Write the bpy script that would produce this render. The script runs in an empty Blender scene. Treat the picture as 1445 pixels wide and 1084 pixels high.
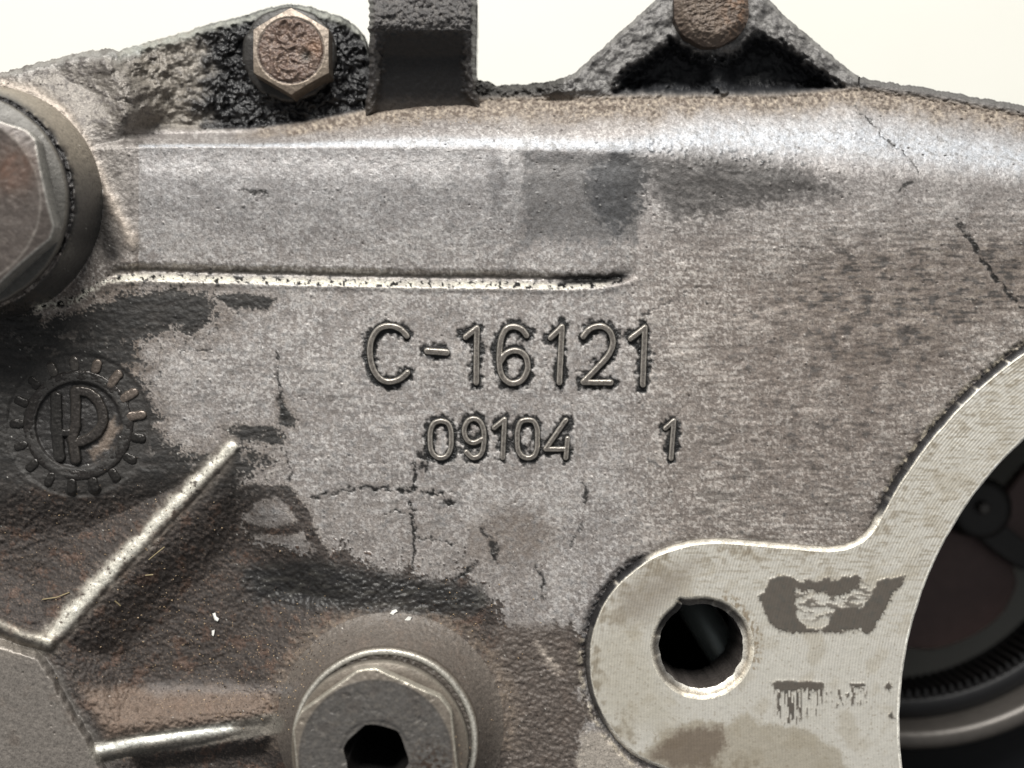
import bpy, math, random
import numpy as np
from mathutils import Vector, Matrix
from mathutils.geometry import delaunay_2d_cdt

# ------------------------------------------------------------------ camera, light, exposure
S = 0.00013          # metres per photo pixel on the plane of the cast wall
D = 1500.0           # camera height above that plane (in the same pixels)
H0 = 900.0           # height of that plane above the table
CX, CY = 722.5, 542.0
sc = bpy.context.scene
col_main = sc.collection

cd = bpy.data.cameras.new('camera'); cam = bpy.data.objects.new('camera', cd); col_main.objects.link(cam)
cam.location = (0, 0, (H0 + D) * S); cam.rotation_euler = (0, 0, 0)
cd.sensor_width = 36.0; cd.lens = 36.0 * D / 1445.0
cd.clip_start = 0.01; cd.clip_end = 50.0
cd.dof.use_dof = True; cd.dof.focus_distance = D * S; cd.dof.aperture_fstop = 6.8
sc.camera = cam

world = bpy.data.worlds.new("World"); sc.world = world; world.use_nodes = True
wb = world.node_tree.nodes['Background']
wb.inputs['Color'].default_value = (0.96, 0.98, 1.0, 1); wb.inputs['Strength'].default_value = 0.23

def area(name, loc, target, sx, sy, power, color):
    ld = bpy.data.lights.new(name, 'AREA'); ld.shape = 'RECTANGLE'; ld.size = sx; ld.size_y = sy
    ld.energy = power; ld.color = color
    lo = bpy.data.objects.new(name, ld); col_main.objects.link(lo)
    lo.location = loc
    d = Vector(target) - Vector(loc); lo.rotation_euler = d.to_track_quat('-Z', 'Y').to_euler()
    return lo
area('ceiling_lamp', (-0.14, 0.98, H0*S + 0.80), (0, 0, H0*S), 0.92, 0.42, 30.5, (1.0, 0.975, 0.93))
sc.view_settings.view_transform = 'Standard'; sc.view_settings.look = 'None'
sc.view_settings.exposure = 0.0; sc.view_settings.gamma = 1.0

# ------------------------------------------------------------------ numpy helpers
_rs = np.random.RandomState(7)
_P = _rs.permutation(4096).astype(np.int64)
_A = _rs.rand(4096) * 2 * np.pi
_GX = np.cos(_A).astype(np.float32); _GY = np.sin(_A).astype(np.float32)
def pn(x, y, seed=0):
    x = np.asarray(x, np.float32) + seed * 17.31; y = np.asarray(y, np.float32) + seed * 5.77
    xi = np.floor(x); yi = np.floor(y); fx = x - xi; fy = y - yi
    xi = xi.astype(np.int64); yi = yi.astype(np.int64)
    sx = fx*fx*fx*(fx*(fx*6-15)+10); sy = fy*fy*fy*(fy*(fy*6-15)+10)
    def g(a, b, dx, dy):
        i = _P[(a + _P[b & 4095]) & 4095]
        return _GX[i]*dx + _GY[i]*dy
    n00 = g(xi, yi, fx, fy); n10 = g(xi+1, yi, fx-1, fy)
    n01 = g(xi, yi+1, fx, fy-1); n11 = g(xi+1, yi+1, fx-1, fy-1)
    a = n00 + sx*(n10-n00); b = n01 + sx*(n11-n01)
    return (a + sy*(b-a)) * 1.5
def fbm(x, y, scale, octv=4, seed=0, gain=0.5):
    s = 0; a = 1.0; f = 1.0/scale; t = 0
    for k in range(octv):
        s = s + a*pn(x*f, y*f, seed + k*3.1); t += a; a *= gain; f *= 2.03
    return s / t * 1.6
def ridged(x, y, scale, octv=3, seed=0):
    s = 0; a = 1.0; f = 1.0/scale; t = 0
    for k in range(octv):
        s = s + a*(1-np.abs(pn(x*f, y*f, seed + k*2.3))*2); t += a; a *= .5; f *= 2.1
    return s / t
def sm(a, b, x):
    t = np.clip((x-a)/(b-a), 0, 1); return t*t*(3-2*t)
def seg_d(u, v, p, q):
    px, py = p; qx, qy = q; dx, dy = qx-px, qy-py
    L = dx*dx+dy*dy + 1e-9
    t = np.clip(((u-px)*dx + (v-py)*dy)/L, 0, 1)
    return np.hypot(u-px-t*dx, v-py-t*dy)
def line_d(u, v, pts):
    d = np.full(np.shape(u), 1e6, np.float32)
    for a, b in zip(pts[:-1], pts[1:]): d = np.minimum(d, seg_d(u, v, a, b))
    return d
def poly_sd(u, v, pts):            # negative inside
    d = np.full(np.shape(u), 1e6, np.float32); ins = np.zeros(np.shape(u), bool)
    n = len(pts)
    for i in range(n):
        a = pts[i]; b = pts[(i+1) % n]
        d = np.minimum(d, seg_d(u, v, a, b))
        if a[1] != b[1]:
            c = ((a[1] > v) != (b[1] > v)) & (u < (b[0]-a[0])*(v-a[1])/(b[1]-a[1]) + a[0])
            ins ^= c
    return np.where(ins, -d, d)
def catmull(pts, n=6, closed=False):
    out = []; m = len(pts)
    rng = range(m) if closed else range(m-1)
    for i in rng:
        if closed: p0, p1, p2, p3 = pts[i-1], pts[i], pts[(i+1) % m], pts[(i+2) % m]
        else: p0 = pts[max(i-1, 0)]; p1 = pts[i]; p2 = pts[i+1]; p3 = pts[min(i+2, m-1)]
        for k in range(n):
            t = k/n
            out.append(tuple(0.5*((2*p1[j]) + (-p0[j]+p2[j])*t + (2*p0[j]-5*p1[j]+4*p2[j]-p3[j])*t*t + (-p0[j]+3*p1[j]-3*p2[j]+p3[j])*t**3) for j in (0, 1)))
    if not closed: out.append(tuple(pts[-1]))
    return out
def W(u, v, h):
    k = (D-h)/D*S
    return np.stack([(u-CX)*k, (CY-v)*k, (H0+h)*S + 0*u], -1)
def lin(c):
    c = np.clip(np.asarray(c, np.float32)/255.0, 0, 1)
    return np.where(c <= 0.04045, c/12.92, ((c+0.055)/1.055)**2.4)
class Paint:
    def __init__(s, n_shape, rgb, metal=0.2, rough=0.6, bump=0.5):
        s.c = np.empty(n_shape + (3,), np.float32); s.c[:] = rgb
        s.m = np.full(n_shape, metal, np.float32); s.r = np.full(n_shape, rough, np.float32); s.b = np.full(n_shape, bump, np.float32)
    def mix(s, mask, rgb=None, metal=None, rough=None, bump=None):
        mk_ = np.clip(mask, 0, 1)
        if rgb is not None: s.c += (np.asarray(rgb, np.float32)-s.c)*mk_[..., None]
        if metal is not None: s.m += (metal-s.m)*mk_
        if rough is not None: s.r += (rough-s.r)*mk_
        if bump is not None: s.b += (bump-s.b)*mk_
    def mul(s, f): s.c *= f[..., None]

# ------------------------------------------------------------------ materials (procedural)
def base_nodes(name):
    m = bpy.data.materials.new(name); m.use_nodes = True
    nt = m.node_tree; b = nt.nodes['Principled BSDF']
    return m, nt, b
def N(nt, t, **kw):
    n = nt.nodes.new(t)
    for k, v in kw.items(): setattr(n, k, v)
    return n
def mathn(nt, op, a, b=None, c=None):
    n = N(nt, 'ShaderNodeMath', operation=op)
    for i, x in enumerate((a, b, c)):
        if x is None: continue
        if isinstance(x, (int, float)): n.inputs[i].default_value = x
        else: nt.links.new(x, n.inputs[i])
    return n.outputs[0]
def surf_mat(name, fine=2600.0, mid=900.0, bd=0.00012, var=0.30, cv=0.3, lathe=None):
    """colour, metalness, roughness and relief from the mesh's own dirt and highlight map, plus fine procedural grain"""
    m, nt, b = base_nodes(name)
    ac = N(nt, 'ShaderNodeAttribute', attribute_name='Col'); ap = N(nt, 'ShaderNodeAttribute', attribute_name='Par')
    sep = N(nt, 'ShaderNodeSeparateColor'); nt.links.new(ap.outputs['Color'], sep.inputs[0])
    tc = N(nt, 'ShaderNodeTexCoord')
    n1 = N(nt, 'ShaderNodeTexNoise'); n1.inputs['Scale'].default_value = fine; n1.inputs['Detail'].default_value = 3; n1.inputs['Roughness'].default_value = .65
    n2 = N(nt, 'ShaderNodeTexNoise'); n2.inputs['Scale'].default_value = mid; n2.inputs['Detail'].default_value = 4; n2.inputs['Roughness'].default_value = .6
    for n in (n1, n2): nt.links.new(tc.outputs['Object'], n.inputs['Vector'])
    f = mathn(nt, 'MULTIPLY_ADD', n1.outputs[0], var*2, 1-var)
    n4 = N(nt, 'ShaderNodeTexNoise'); n4.inputs['Scale'].default_value = mid*1.25; n4.inputs['Detail'].default_value = 5; n4.inputs['Roughness'].default_value = .7; n4.inputs['Distortion'].default_value = .6
    nt.links.new(tc.outputs['Object'], n4.inputs['Vector'])
    f = mathn(nt, 'ADD', f, mathn(nt, 'MULTIPLY_ADD', n4.outputs[0], cv*2, -cv)); f = mathn(nt, 'MAXIMUM', f, 0.25)
    mul = N(nt, 'ShaderNodeVectorMath', operation='SCALE'); nt.links.new(ac.outputs['Color'], mul.inputs[0]); nt.links.new(f, mul.inputs['Scale'])
    nt.links.new(mul.outputs[0], b.inputs['Base Color'])
    nt.links.new(sep.outputs[0], b.inputs['Metallic'])
    r = mathn(nt, 'MULTIPLY_ADD', n2.outputs[0], 0.36, -0.18)
    r = mathn(nt, 'ADD', r, sep.outputs[1]); nt.links.new(mathn(nt, 'MAXIMUM', r, 0.12), b.inputs['Roughness'])
    h = mathn(nt, 'ADD', mathn(nt, 'MULTIPLY', n1.outputs[0], 0.6), n2.outputs[0])
    if lathe:
        (lx, ly), per = lathe
        sx = N(nt, 'ShaderNodeSeparateXYZ'); nt.links.new(tc.outputs['Object'], sx.inputs[0])
        dx = mathn(nt, 'SUBTRACT', sx.outputs[0], lx); dy = mathn(nt, 'SUBTRACT', sx.outputs[1], ly)
        rr = mathn(nt, 'SQRT', mathn(nt, 'ADD', mathn(nt, 'MULTIPLY', dx, dx), mathn(nt, 'MULTIPLY', dy, dy)))
        w = mathn(nt, 'SINE', mathn(nt, 'MULTIPLY', rr, 2*math.pi/per))
        # grooves fade in and out a little
        n3 = N(nt, 'ShaderNodeTexNoise'); n3.inputs['Scale'].default_value = 160; nt.links.new(tc.outputs['Object'], n3.inputs['Vector'])
        w = mathn(nt, 'MULTIPLY', w, mathn(nt, 'MULTIPLY_ADD', n3.outputs[0], 1.2, 0.1))
        h = mathn(nt, 'ADD', mathn(nt, 'MULTIPLY', h, 0.30), mathn(nt, 'MULTIPLY', w, 0.12))
    bp = N(nt, 'ShaderNodeBump'); bp.inputs['Distance'].default_value = bd
    nt.links.new(sep.outputs[2], bp.inputs['Strength']); nt.links.new(h, bp.inputs['Height'])
    nt.links.new(bp.outputs[0], b.inputs['Normal'])
    return m
M_CAST = surf_mat('cast_aluminium_dirty', fine=3400, mid=1300, bd=0.00020, var=0.65, cv=0.85)
M_STEEL = surf_mat('rusty_steel', fine=2400, mid=700, bd=0.00022, var=0.45, cv=.6)
_bc = W(np.float64(1811.5), np.float64(1020.0), 8.0)
M_FLANGE = surf_mat('machined_aluminium', fine=1900, mid=500, bd=0.00022, var=0.15, cv=.12, lathe=((float(_bc[0]), float(_bc[1])), 4.1*S))
def plain(name, rgb, metal=0, rough=.6, scale=600, bump=0.3, dist=0.0002, var=.25):
    m, nt, b = base_nodes(name)
    tc = N(nt, 'ShaderNodeTexCoord'); n1 = N(nt, 'ShaderNodeTexNoise'); n1.inputs['Scale'].default_value = scale; n1.inputs['Detail'].default_value = 5
    nt.links.new(tc.outputs['Object'], n1.inputs['Vector'])
    f = mathn(nt, 'MULTIPLY_ADD', n1.outputs[0], var*2, 1-var)
    mul = N(nt, 'ShaderNodeVectorMath', operation='SCALE'); mul.inputs[0].default_value = tuple(float(x) for x in lin(rgb)); nt.links.new(f, mul.inputs['Scale'])
    nt.links.new(mul.outputs[0], b.inputs['Base Color']); b.inputs['Metallic'].default_value = metal; b.inputs['Roughness'].default_value = rough
    bp = N(nt, 'ShaderNodeBump'); bp.inputs['Distance'].default_value = dist; bp.inputs['Strength'].default_value = bump
    nt.links.new(n1.outputs[0], bp.inputs['Height']); nt.links.new(bp.outputs[0], b.inputs['Normal'])
    return m

# ------------------------------------------------------------------ mesh helpers
def mk(name, verts, faces, mat, parent=None, paint=None, smooth=True):
    verts = np.asarray(verts, np.float64).reshape(-1, 3)
    me = bpy.data.meshes.new(name)
    faces = np.asarray(faces, np.int32); k = faces.shape[1]
    me.vertices.add(len(verts)); me.vertices.foreach_set('co', verts.ravel())
    me.loops.add(faces.size); me.loops.foreach_set('vertex_index', faces.ravel())
    me.polygons.add(len(faces)); me.polygons.foreach_set('loop_start', np.arange(len(faces), dtype=np.int32)*k)
    me.polygons.foreach_set('use_smooth', np.full(len(faces), smooth))
    me.update(calc_edges=True)
    if paint is not None:
        c = np.ones((len(verts), 4), np.float32); c[:, :3] = lin(paint.c.reshape(-1, 3))
        a = me.attributes.new('Col', 'FLOAT_COLOR', 'POINT'); a.data.foreach_set('color', c.ravel())
        p = np.ones((len(verts), 4), np.float32); p[:, 0] = paint.m.ravel(); p[:, 1] = paint.r.ravel(); p[:, 2] = paint.b.ravel()
        a = me.attributes.new('Par', 'FLOAT_COLOR', 'POINT'); a.data.foreach_set('color', p.ravel())
    me.materials.append(mat)
    o = bpy.data.objects.new(name, me); col_main.objects.link(o)
    if parent is not None: o.parent = parent
    return o
def gridfaces(nr, nc, wrap=False):
    i = np.arange(nr-1)[:, None]; j = np.arange(nc if wrap else nc-1)[None, :]
    j2 = (j+1) % nc
    return np.stack([i*nc+j + 0*j2, (i+1)*nc+j + 0*j2, (i+1)*nc+j2, i*nc+j2], -1).reshape(-1, 4)
def sub_mesh(name, V, F, keep, mat, parent, paint):
    f = F[keep]; ids, inv = np.unique(f.ravel(), return_inverse=True)
    class P: pass
    p = P(); p.c = paint.c.reshape(-1, 3)[ids]; p.m = paint.m.ravel()[ids]; p.r = paint.r.ravel()[ids]; p.b = paint.b.ravel()[ids]
    return mk(name, V[ids], inv.reshape(-1, F.shape[1]), mat, parent, p)
def empty(name, loc=(0, 0, 0)):
    o = bpy.data.objects.new(name, None); o.location = loc; o.empty_display_size = 0.01; col_main.objects.link(o); return o
def tag(o, label=None, cat=None, group=None, kind=None):
    if label: o['label'] = label
    if cat: o['category'] = cat
    if group: o['group'] = group
    if kind: o['kind'] = kind
    return o

housing = tag(empty('gearbox_housing'), 'dirty cast aluminium gearbox housing with raised C-16121 number and large round bore', 'gearbox housing')

# ------------------------------------------------------------------ shapes measured off the part
YT = [(-500, 230), (-300, 185), (-100, 135), (0, 103), (60, 87), (110, 75), (150, 68), (168, 71), (250, 48), (300, 33), (355, 19), (385, 10), (410, 6), (440, 10), (462, 18), (478, 22), (490, 27), (505, 38), (515, 52), (520, 70), (530, 110), (600, 116), (668, 112), (690, 115), (700, 121), (720, 119), (740, 120), (770, 115), (800, 109), (815, 100), (925, 0), (945, -25), (1065, -25), (1085, 0), (1110, 24), (1130, 42), (1150, 58), (1170, 75), (1205, 105), (1225, 112), (1300, 123), (1445, 149), (1600, 180), (1750, 205), (2700, 222)]
LIP = [(-500, 436), (30, 438), (50, 436), (75, 432), (110, 425), (122, 414), (140, 404), (165, 396), (195, 394), (300, 397), (450, 401), (600, 404), (720, 405), (800, 407), (850, 405), (890, 397)]
RIB1 = [(330, 632), (250, 712), (160, 806), (68, 906)]
RIB1B = [(68, 906), (30, 896), (0, 882), (-120, 840)]
RIB2 = [(140, 1062), (200, 1050), (300, 1036), (385, 1022)]
PANEL = [(-500, 880), (-60, 880), (0, 893), (60, 912), (82, 938), (105, 985), (140, 1040), (165, 1095), (170, 1400), (-500, 1400)]
FC = (1811.5, 1020.0); R_OUT = 636.0; R_IN = 542.5
LOBE = [(1228, 757), (1212, 769), (1190, 777), (1165, 779), (1100, 774), (1040, 769), (1000, 768), (965, 773), (930, 785), (900, 803), (872, 828), (850, 860), (838, 895), (834, 930), (837, 965), (848, 1000), (868, 1032), (895, 1060), (930, 1078), (965, 1087), (1010, 1093), (1080, 1100), (1140, 1112), (1178, 1133)]
HOLE = (991.0, 914.0); HOLE_R = 60.0
def ang(p): return math.atan2(p[1]-FC[1], p[0]-FC[0])
a0 = ang((1178, 1165)); a1 = ang((1239, 743)) 
def ring_arc(R, a_from, a_to, n): return [(FC[0]+R*math.cos(a_from+(a_to-a_from)*i/n), FC[1]+R*math.sin(a_from+(a_to-a_from)*i/n)) for i in range(n+1)]
aS = math.atan2(-275, -573.5); aE = math.atan2(165, -614)
arc = ring_arc(R_OUT, aS, aE - 2*math.pi if aE > aS else aE, 10)
# go from the upper junction clockwise round the far side to the lower junction
arc = ring_arc(R_OUT, aS, aS + (2*math.pi - ((aS - aE) % (2*math.pi))), 180)
lobe_s = catmull([(1244, 737)] + LOBE + [(1196, 1172)], 5)
OUTLINE = arc + lobe_s[::-1]
OUTLINE_COARSE = arc[::4] + lobe_s[::-1][::2]

STROKES_BIG = [
 ('raised_letter', [(574, 474), (564, 464), (549, 460), (535, 464), (525, 478), (522, 498), (526.5, 520.6), (537, 535), (551, 539), (566, 534), (575, 526)], True),
 ('raised_dash', [(603, 495.5), (630, 497.5)], False),
 ('raised_digit', [(657, 476), (673, 463), (672, 540)], False),
 ('raised_digit', [(743, 473.5), (736, 465), (725, 461), (714, 465), (707, 480), (704.5, 505), (707, 527), (715, 538), (725, 541), (737, 536), (744.5, 521), (743, 506), (735, 497), (723.5, 495), (713, 500), (706, 511)], True),
 ('raised_digit', [(777, 477), (793, 461.5), (789.5, 540)], False),
 ('raised_digit', [(823, 475), (833, 464), (849, 460.5), (861, 469), (865, 485), (858, 502), (841, 521), (823, 539.5), (862, 540)], 'mix'),
 ('raised_digit', [(890, 478), (910, 462.5), (907, 543)], False)]
STROKES_SMALL = [
 ('raised_digit', [(622, 594), (613, 597), (608, 607), (607, 620), (608, 634), (613, 643), (622, 646.5), (631, 643), (636, 633), (637, 620), (636, 606), (631, 597), (622, 594)], True),
 ('raised_digit', [(658, 638), (667, 646), (678, 642), (682.5, 628), (682.5, 608), (677, 595), (667.5, 591), (659, 596), (655, 609), (659, 621), (669, 625), (680, 620)], True),
 ('raised_digit', [(697.5, 604), (712, 592), (709.5, 646)], False),
 ('raised_digit', [(744.5, 592.5), (736, 595), (731, 605), (730, 620), (731, 634), (736, 643), (745, 646.5), (754, 643), (758, 633), (758.5, 619), (758, 605), (753, 595), (744.5, 592.5)], True),
 ('raised_digit', None, False),
 ('raised_digit', [(939, 604.5), (951, 594), (947, 647)], False)]
FOUR = [[(798.5, 593), (770, 634), (795, 634)], [(801, 619), (798.5, 646)]]
def strokes_of(e):
    if e[1] is None: return FOUR
    if e[2] is True: return [catmull(e[1], 5)]
    if e[2] == 'mix': return [catmull(e[1][:-1], 5) + [e[1][-1]]]
    return [e[1]]

# ------------------------------------------------------------------ the cast wall as a relief of height h over (u, v)
def interp(u, pts): return np.interp(u, [p[0] for p in pts], [p[1] for p in pts])
fr = np.arange(-24, 1470, 1.5)
def grow(a, b, st, g=1.12, mx=26):
    out = []; x = a; s = st; sg = 1 if b > a else -1
    while (b-x)*sg > 0:
        s = min(s*g, mx); x += sg*s; out.append(x)
    return np.array(out)
us = np.concatenate([grow(-24, -480, 1.5)[::-1], fr, grow(fr[-1], 2620, 1.5)])
V0 = 240.0
rows = np.concatenate([np.arange(V0, 1110, 1.5), grow(1108.5, 1830, 1.5)])
NT = 158
yt = interp(us, YT) + 2.2*fbm(us, us*0, 14, 4, 5) + 1.2*fbm(us, us*0, 4, 2, 9)
tt = np.linspace(0, 1, NT, endpoint=False)
vtop = yt[None, :] + (V0-yt[None, :])*tt[:, None]
v = np.concatenate([vtop, np.repeat(rows[:, None], len(us), 1)], 0).astype(np.float32)
u = np.repeat(us[None, :], v.shape[0], 0).astype(np.float32)
infr = (u > -40) & (u < 1490) & (v < 1130)

# shared noises
n60 = fbm(u, v, 60, 4, 1); n25 = fbm(u, v, 25, 4, 2); n10 = fbm(u, v, 10, 3, 3); n5 = fbm(u, v, 5, 2, 4); n3 = pn(u/2.6, v/2.6, 41)
nh = fbm(u/3.2, v, 9, 4, 6)      # horizontal streaks
nd = fbm((u+v*0.9)/4, (v-u*0.55), 8, 3, 8)
wu = u + 7*n25 + 3*n10 + 2*n5; wv = v + 5*n25[::1]*0.7 + 3*fbm(u, v, 9, 2, 11) + 2*n5

VS = [(-500, 260), (190, 209), (300, 208), (700, 211), (880, 218), (950, 226), (1080, 238), (1250, 250), (1445, 268)]
VB = [(-500, 200), (190, 190), (350, 188), (430, 178), (520, 160), (600, 148), (700, 143), (900, 140), (1100, 139), (1205, 128), (1300, 140), (1445, 166), (1750, 210)]
vs = interp(u, VS); vb = interp(u, VB)
t = np.clip((vs-v)/(vs-vb), 0, 1.0)
HBk = 70 - 20*sm(760, 840, u)
h = -(HBk-8)*t**1.9 - 8*t
shelf = (t > 0)
back = sm(0, 14, vb-v)                       # behind the shelf
# planes behind the shelf
hp = np.full(u.shape, -92.0, np.float32)
lugL = [(170, 66), (255, 45), (355, 15), (410, -2), (462, 12), (500, 30), (520, 50), (522, 170), (430, 182), (350, 190), (300, 185), (230, 120)]
sdL = poly_sd(u, v, lugL)
hp = np.where(u < 524, -82 + 1.5*n10 + 2*n25, hp)
lugR = [(800, 118), (925, -5), (940, -60), (1070, -60), (1085, -5), (1212, 112), (1190, 135), (860, 140)]
pkt = [(866, 131), (878, 105), (950, 55), (985, 78), (1035, 78), (1065, 48), (1100, 60), (1188, 124), (1180, 131), (1050, 134), (950, 133)]
sdP = poly_sd(wu*0.3+u*0.7, wv*0.3+v*0.7, pkt)
rimR = np.where((u > 800) & (u < 1212), -48.0, hp)
_e = sm(0, 16, vb-v)
rimR = rimR*_e + (-50)*(1-_e)
hpR = rimR + 5*n25*_e - 56*sm(8, -20, sdP + 5*n10) + 34*np.exp(-((u-1010-(v-90)*0.15)/20)**2)*sm(6, -12, sdP)
dB2 = np.hypot(u-1007, v-14)
hpR = np.where(dB2 < 74, np.maximum(hpR, -52 - 30*sm(58, 74, dB2)), hpR)
hp = np.where((u >= 800) & (u <= 1212), hpR, hp)
hp = np.where((u > 524) & (u < 800), -78 + 28*sm(740, 800, u) + 8*n10*(1-sm(740, 800, u)), hp)
hp = np.where(u > 1212, -48 - 0.0*u, hp)
h = h*(1-back) + hp*back
# left gray mass next to the plug boss
MASS = [(-500, 60), (150, 55), (172, 68), (195, 110), (215, 150), (200, 190), (190, 210), (193, 300), (188, 352), (160, 372), (-500, 372)]
sdM = poly_sd(u, v, MASS)
hm = -12 + 0.16*(190-u) - 46*sm(190, 70, v)*sm(-100, 160, u)
mk_m = sm(22, -34, sdM)
h = h*(1-mk_m) + np.maximum(hm, h*0.3)*mk_m
# slope from the mass to the bolt lug
slp = sm(330, 165, u)*sm(210, 130, v)*sm(120, 200, u)
h = h + slp*26*(1+0.4*n25)
# block
blk = sm(176, 214, u)*sm(905, 880, u)
lv = interp(u, LIP) + 1.6*n10 + 1.0*n5
inlip = sm(900, 870, u)*sm(40, 52, u)
dgl = lv - v                                  # >0 above the lip
face = sm(0, -6, vs*0-(v-vs))                 # below the top roll
h_blk = 3*sm(215, 260, v) - 13*sm(240, 386, v)
h = h + blk*sm(vs, vs+10, v)*(v < lv+3)*(h_blk)*sm(-1, 12, dgl)
groove = -9*sm(26, 11, dgl)*sm(-3, 9, dgl)
h = h + groove*inlip*sm(140, 170, u)*(1-0.75*sm(700, 900, u))
h = h - 6*np.exp(-((v-(393+0*u)-2*n10)/3.5)**2)*sm(760, 800, u)*sm(892, 872, u)
rdg = np.exp(-((u-716-3*n25)/9)**2)*sm(210, 235, v)*sm(392, 350, v)
h += 3.2*rdg
dpk = np.minimum(np.minimum(sm(722, 760, u), sm(912, 880, u)), np.minimum(sm(208, 235, v), sm(372, 300, v)))
h -= 3.5*dpk
# face right of the block swells slightly
h += 5*sm(880, 1000, u)*sm(420, 300, v)*sm(200, 260, v)
h += 1.5*n60
# plug boss at left edge
dB = np.hypot(u+20, v-286); dT = np.hypot(u+53, v-284)
sB = 165-dB; sT = dT-158
tw = np.clip(sB/np.maximum(sB+np.maximum(sT, 0), 1e-3), 0, 1)
hb = 92*np.where(sT < 0, 1, tw)
hb = hb - 7*np.exp(-((dT-155+3*n25)/6.0)**2)*(1+.4*n10)*(dT < 170)
h = np.where(sB > 0, np.maximum(hb, h), h)
# pockets and slopes in the lower left
PL = [(-500, 700), (60, 690), (262, 668), (290, 668), (68, 892), (0, 872), (-500, 872)]
PR = [(330, 660), (400, 720), (470, 800), (500, 850), (440, 900), (395, 960), (385, 1015), (150, 1050), (85, 930), (85, 905)]
sdPL = poly_sd(u, v, PL); sdPR = poly_sd(u, v, PR)
h -= 30*sm(10, -75, sdPL) 
h -= 46*sm(6, -90, sdPR)
h += 28*sm(965, 1035, v)*sm(8, -30, sdPR)
PB = [(180, 1062), (390, 1035), (420, 1120), (400, 1400), (190, 1400)]
h -= 26*sm(0, -30, poly_sd(u, v, PB))
# panel in the corner
sdN = poly_sd(u+5*n25+2*n10, v+5*n25, PANEL)
h = np.maximum(h, -46 + 66*sm(14, -22, sdN) - 900*(sdN > 14))
# ribs
d1 = line_d(u+1.5*n10, v+1.5*n25, RIB1); d1b = line_d(u+1.5*n10, v, RIB1B); d2 = line_d(u, v+1.5*n25, RIB2)
rp = sm(330, 250, u)
def rib_h(d, top, hw, skirt): 
    return np.where(d < hw, top - 7*(d/hw)**2.2, top - 7 - (d-hw)*skirt)
h = np.maximum(h, rib_h(d1, 3+3*rp, 13, 2.0)); h = np.maximum(h, rib_h(d1b, 16, 9, 2.2))
h = np.maximum(h, rib_h(d2, 0 + 10*sm(390, 200, u), 11, 1.6))
# plug boss at the bottom
qB = np.hypot(u-551, v-1024); qT = np.hypot(u-543, v-1047)
s1 = 172-qB; s2 = qT-130
tq = np.clip(s1/np.maximum(s1+np.maximum(s2, 0), 1e-3), 0, 1)
hq = 66*np.where(s2 < 0, 1, tq**1.7)
h = np.where(s1 > 0, np.maximum(h, hq + np.minimum(h, 0)*(1-tq)), h)
# emblem recess
dE = np.hypot(u-110.5, v-600)
h -= 6*sm(63, 58, dE)
h -= 2.5*sm(104, 98, dE)*sm(72, 78, dE)
# fillet and dirt trench round the machined flange
sdF = poly_sd(u, v, OUTLINE_COARSE)
trench = sm(22, 8, sdF + 3*n10)*sm(-6, 2, sdF)
tr_amt = np.clip(0.25 + sm(760, 700, v)*sm(1180, 1240, u) + sm(940, 900, u)*sm(780, 800, v), 0, 1)
h -= 7*trench*tr_amt
h = np.where(sdF < -2, np.minimum(h, -6), h)
h -= 0
# letter foundations
def all_strokes_d(lst, box):
    (x0, y0, x1, y1) = box
    d = np.full(u.shape, 99.0, np.float32)
    m = (u > x0) & (u < x1) & (v > y0) & (v < y1)
    uu, vv = u[m], v[m]; dd = np.full(uu.shape, 99.0, np.float32)
    for e in lst:
        for s_ in strokes_of(e): dd = np.minimum(dd, line_d(uu, vv, s_))
    d[m] = dd
    return d
dl1 = all_strokes_d(STROKES_BIG, (490, 430, 950, 575)); dl2 = all_strokes_d(STROKES_SMALL, (570, 565, 990, 675))

# ------------------------------------------------------------------ dirt and painted highlights
POL_DARK = [(-500, 430), (0, 438), (50, 440), (62, 470), (70, 446), (105, 446), (140, 432), (165, 422), (200, 414), (235, 409), (290, 416), (303, 430), (300, 447), (285, 458), (266, 470), (240, 463), (205, 474), (190, 490), (198, 515), (182, 530), (200, 540), (205, 560), (225, 582), (212, 600), (235, 622), (265, 642), (310, 645), (335, 628), (378, 650), (350, 672), (332, 690), (345, 722), (342, 745), (360, 768), (400, 770), (450, 790), (480, 775), (520, 798), (556, 818), (578, 800), (600, 822), (640, 818), (660, 805), (668, 838), (705, 852), (712, 882), (760, 895), (800, 882), (828, 905), (838, 945), (812, 975), (836, 1012), (815, 1040), (818, 1090), (900, 1400), (-500, 1400)]
POLS = [
 [(305, 419), (330, 414), (388, 420), (375, 438), (325, 434)],
 [(316, 603), (345, 600), (392, 603), (403, 612), (402, 624), (386, 627), (340, 622)],
 [(330, 692), (362, 683), (408, 688), (430, 712), (450, 760), (468, 792), (446, 792), (428, 748), (404, 712), (374, 708), (358, 728), (338, 720)],
 [(345, 738), (380, 745), (420, 738), (434, 742), (425, 751), (385, 757), (350, 752)],
 [(395, 560), (402, 575), (418, 592), (408, 602), (392, 600)],
]
sdD = poly_sd(wu, wv + 3*nh, POL_DARK)
dark = sm(2.0, -2.0, sdD + 9*nh*(v < 700) + 7*n5 + 5*n3 + 9*n10)
stain = sm(46, 0, sdD + 22*n25 + 10*nh)*sm(520, 400, u)*sm(720, 640, v)
for p in POLS: dark = np.maximum(dark, sm(2, -2, poly_sd(wu*0.6+u*.4, wv*0.6+v*.4, p) + 3*n5 + 2*n3))
isl = poly_sd(wu, wv, [(355, 712), (385, 700), (405, 712), (420, 735), (380, 742), (350, 735)])
isl2 = poly_sd(wu, wv, [(358, 752), (425, 755), (445, 775), (440, 785), (400, 770)])
dark *= 1 - sm(3, -3, np.minimum(isl, isl2) + 3*n5)
for p in POLS: stain = np.maximum(stain, .8*sm(16, 0, poly_sd(wu, wv, p)+6*n10))
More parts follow.
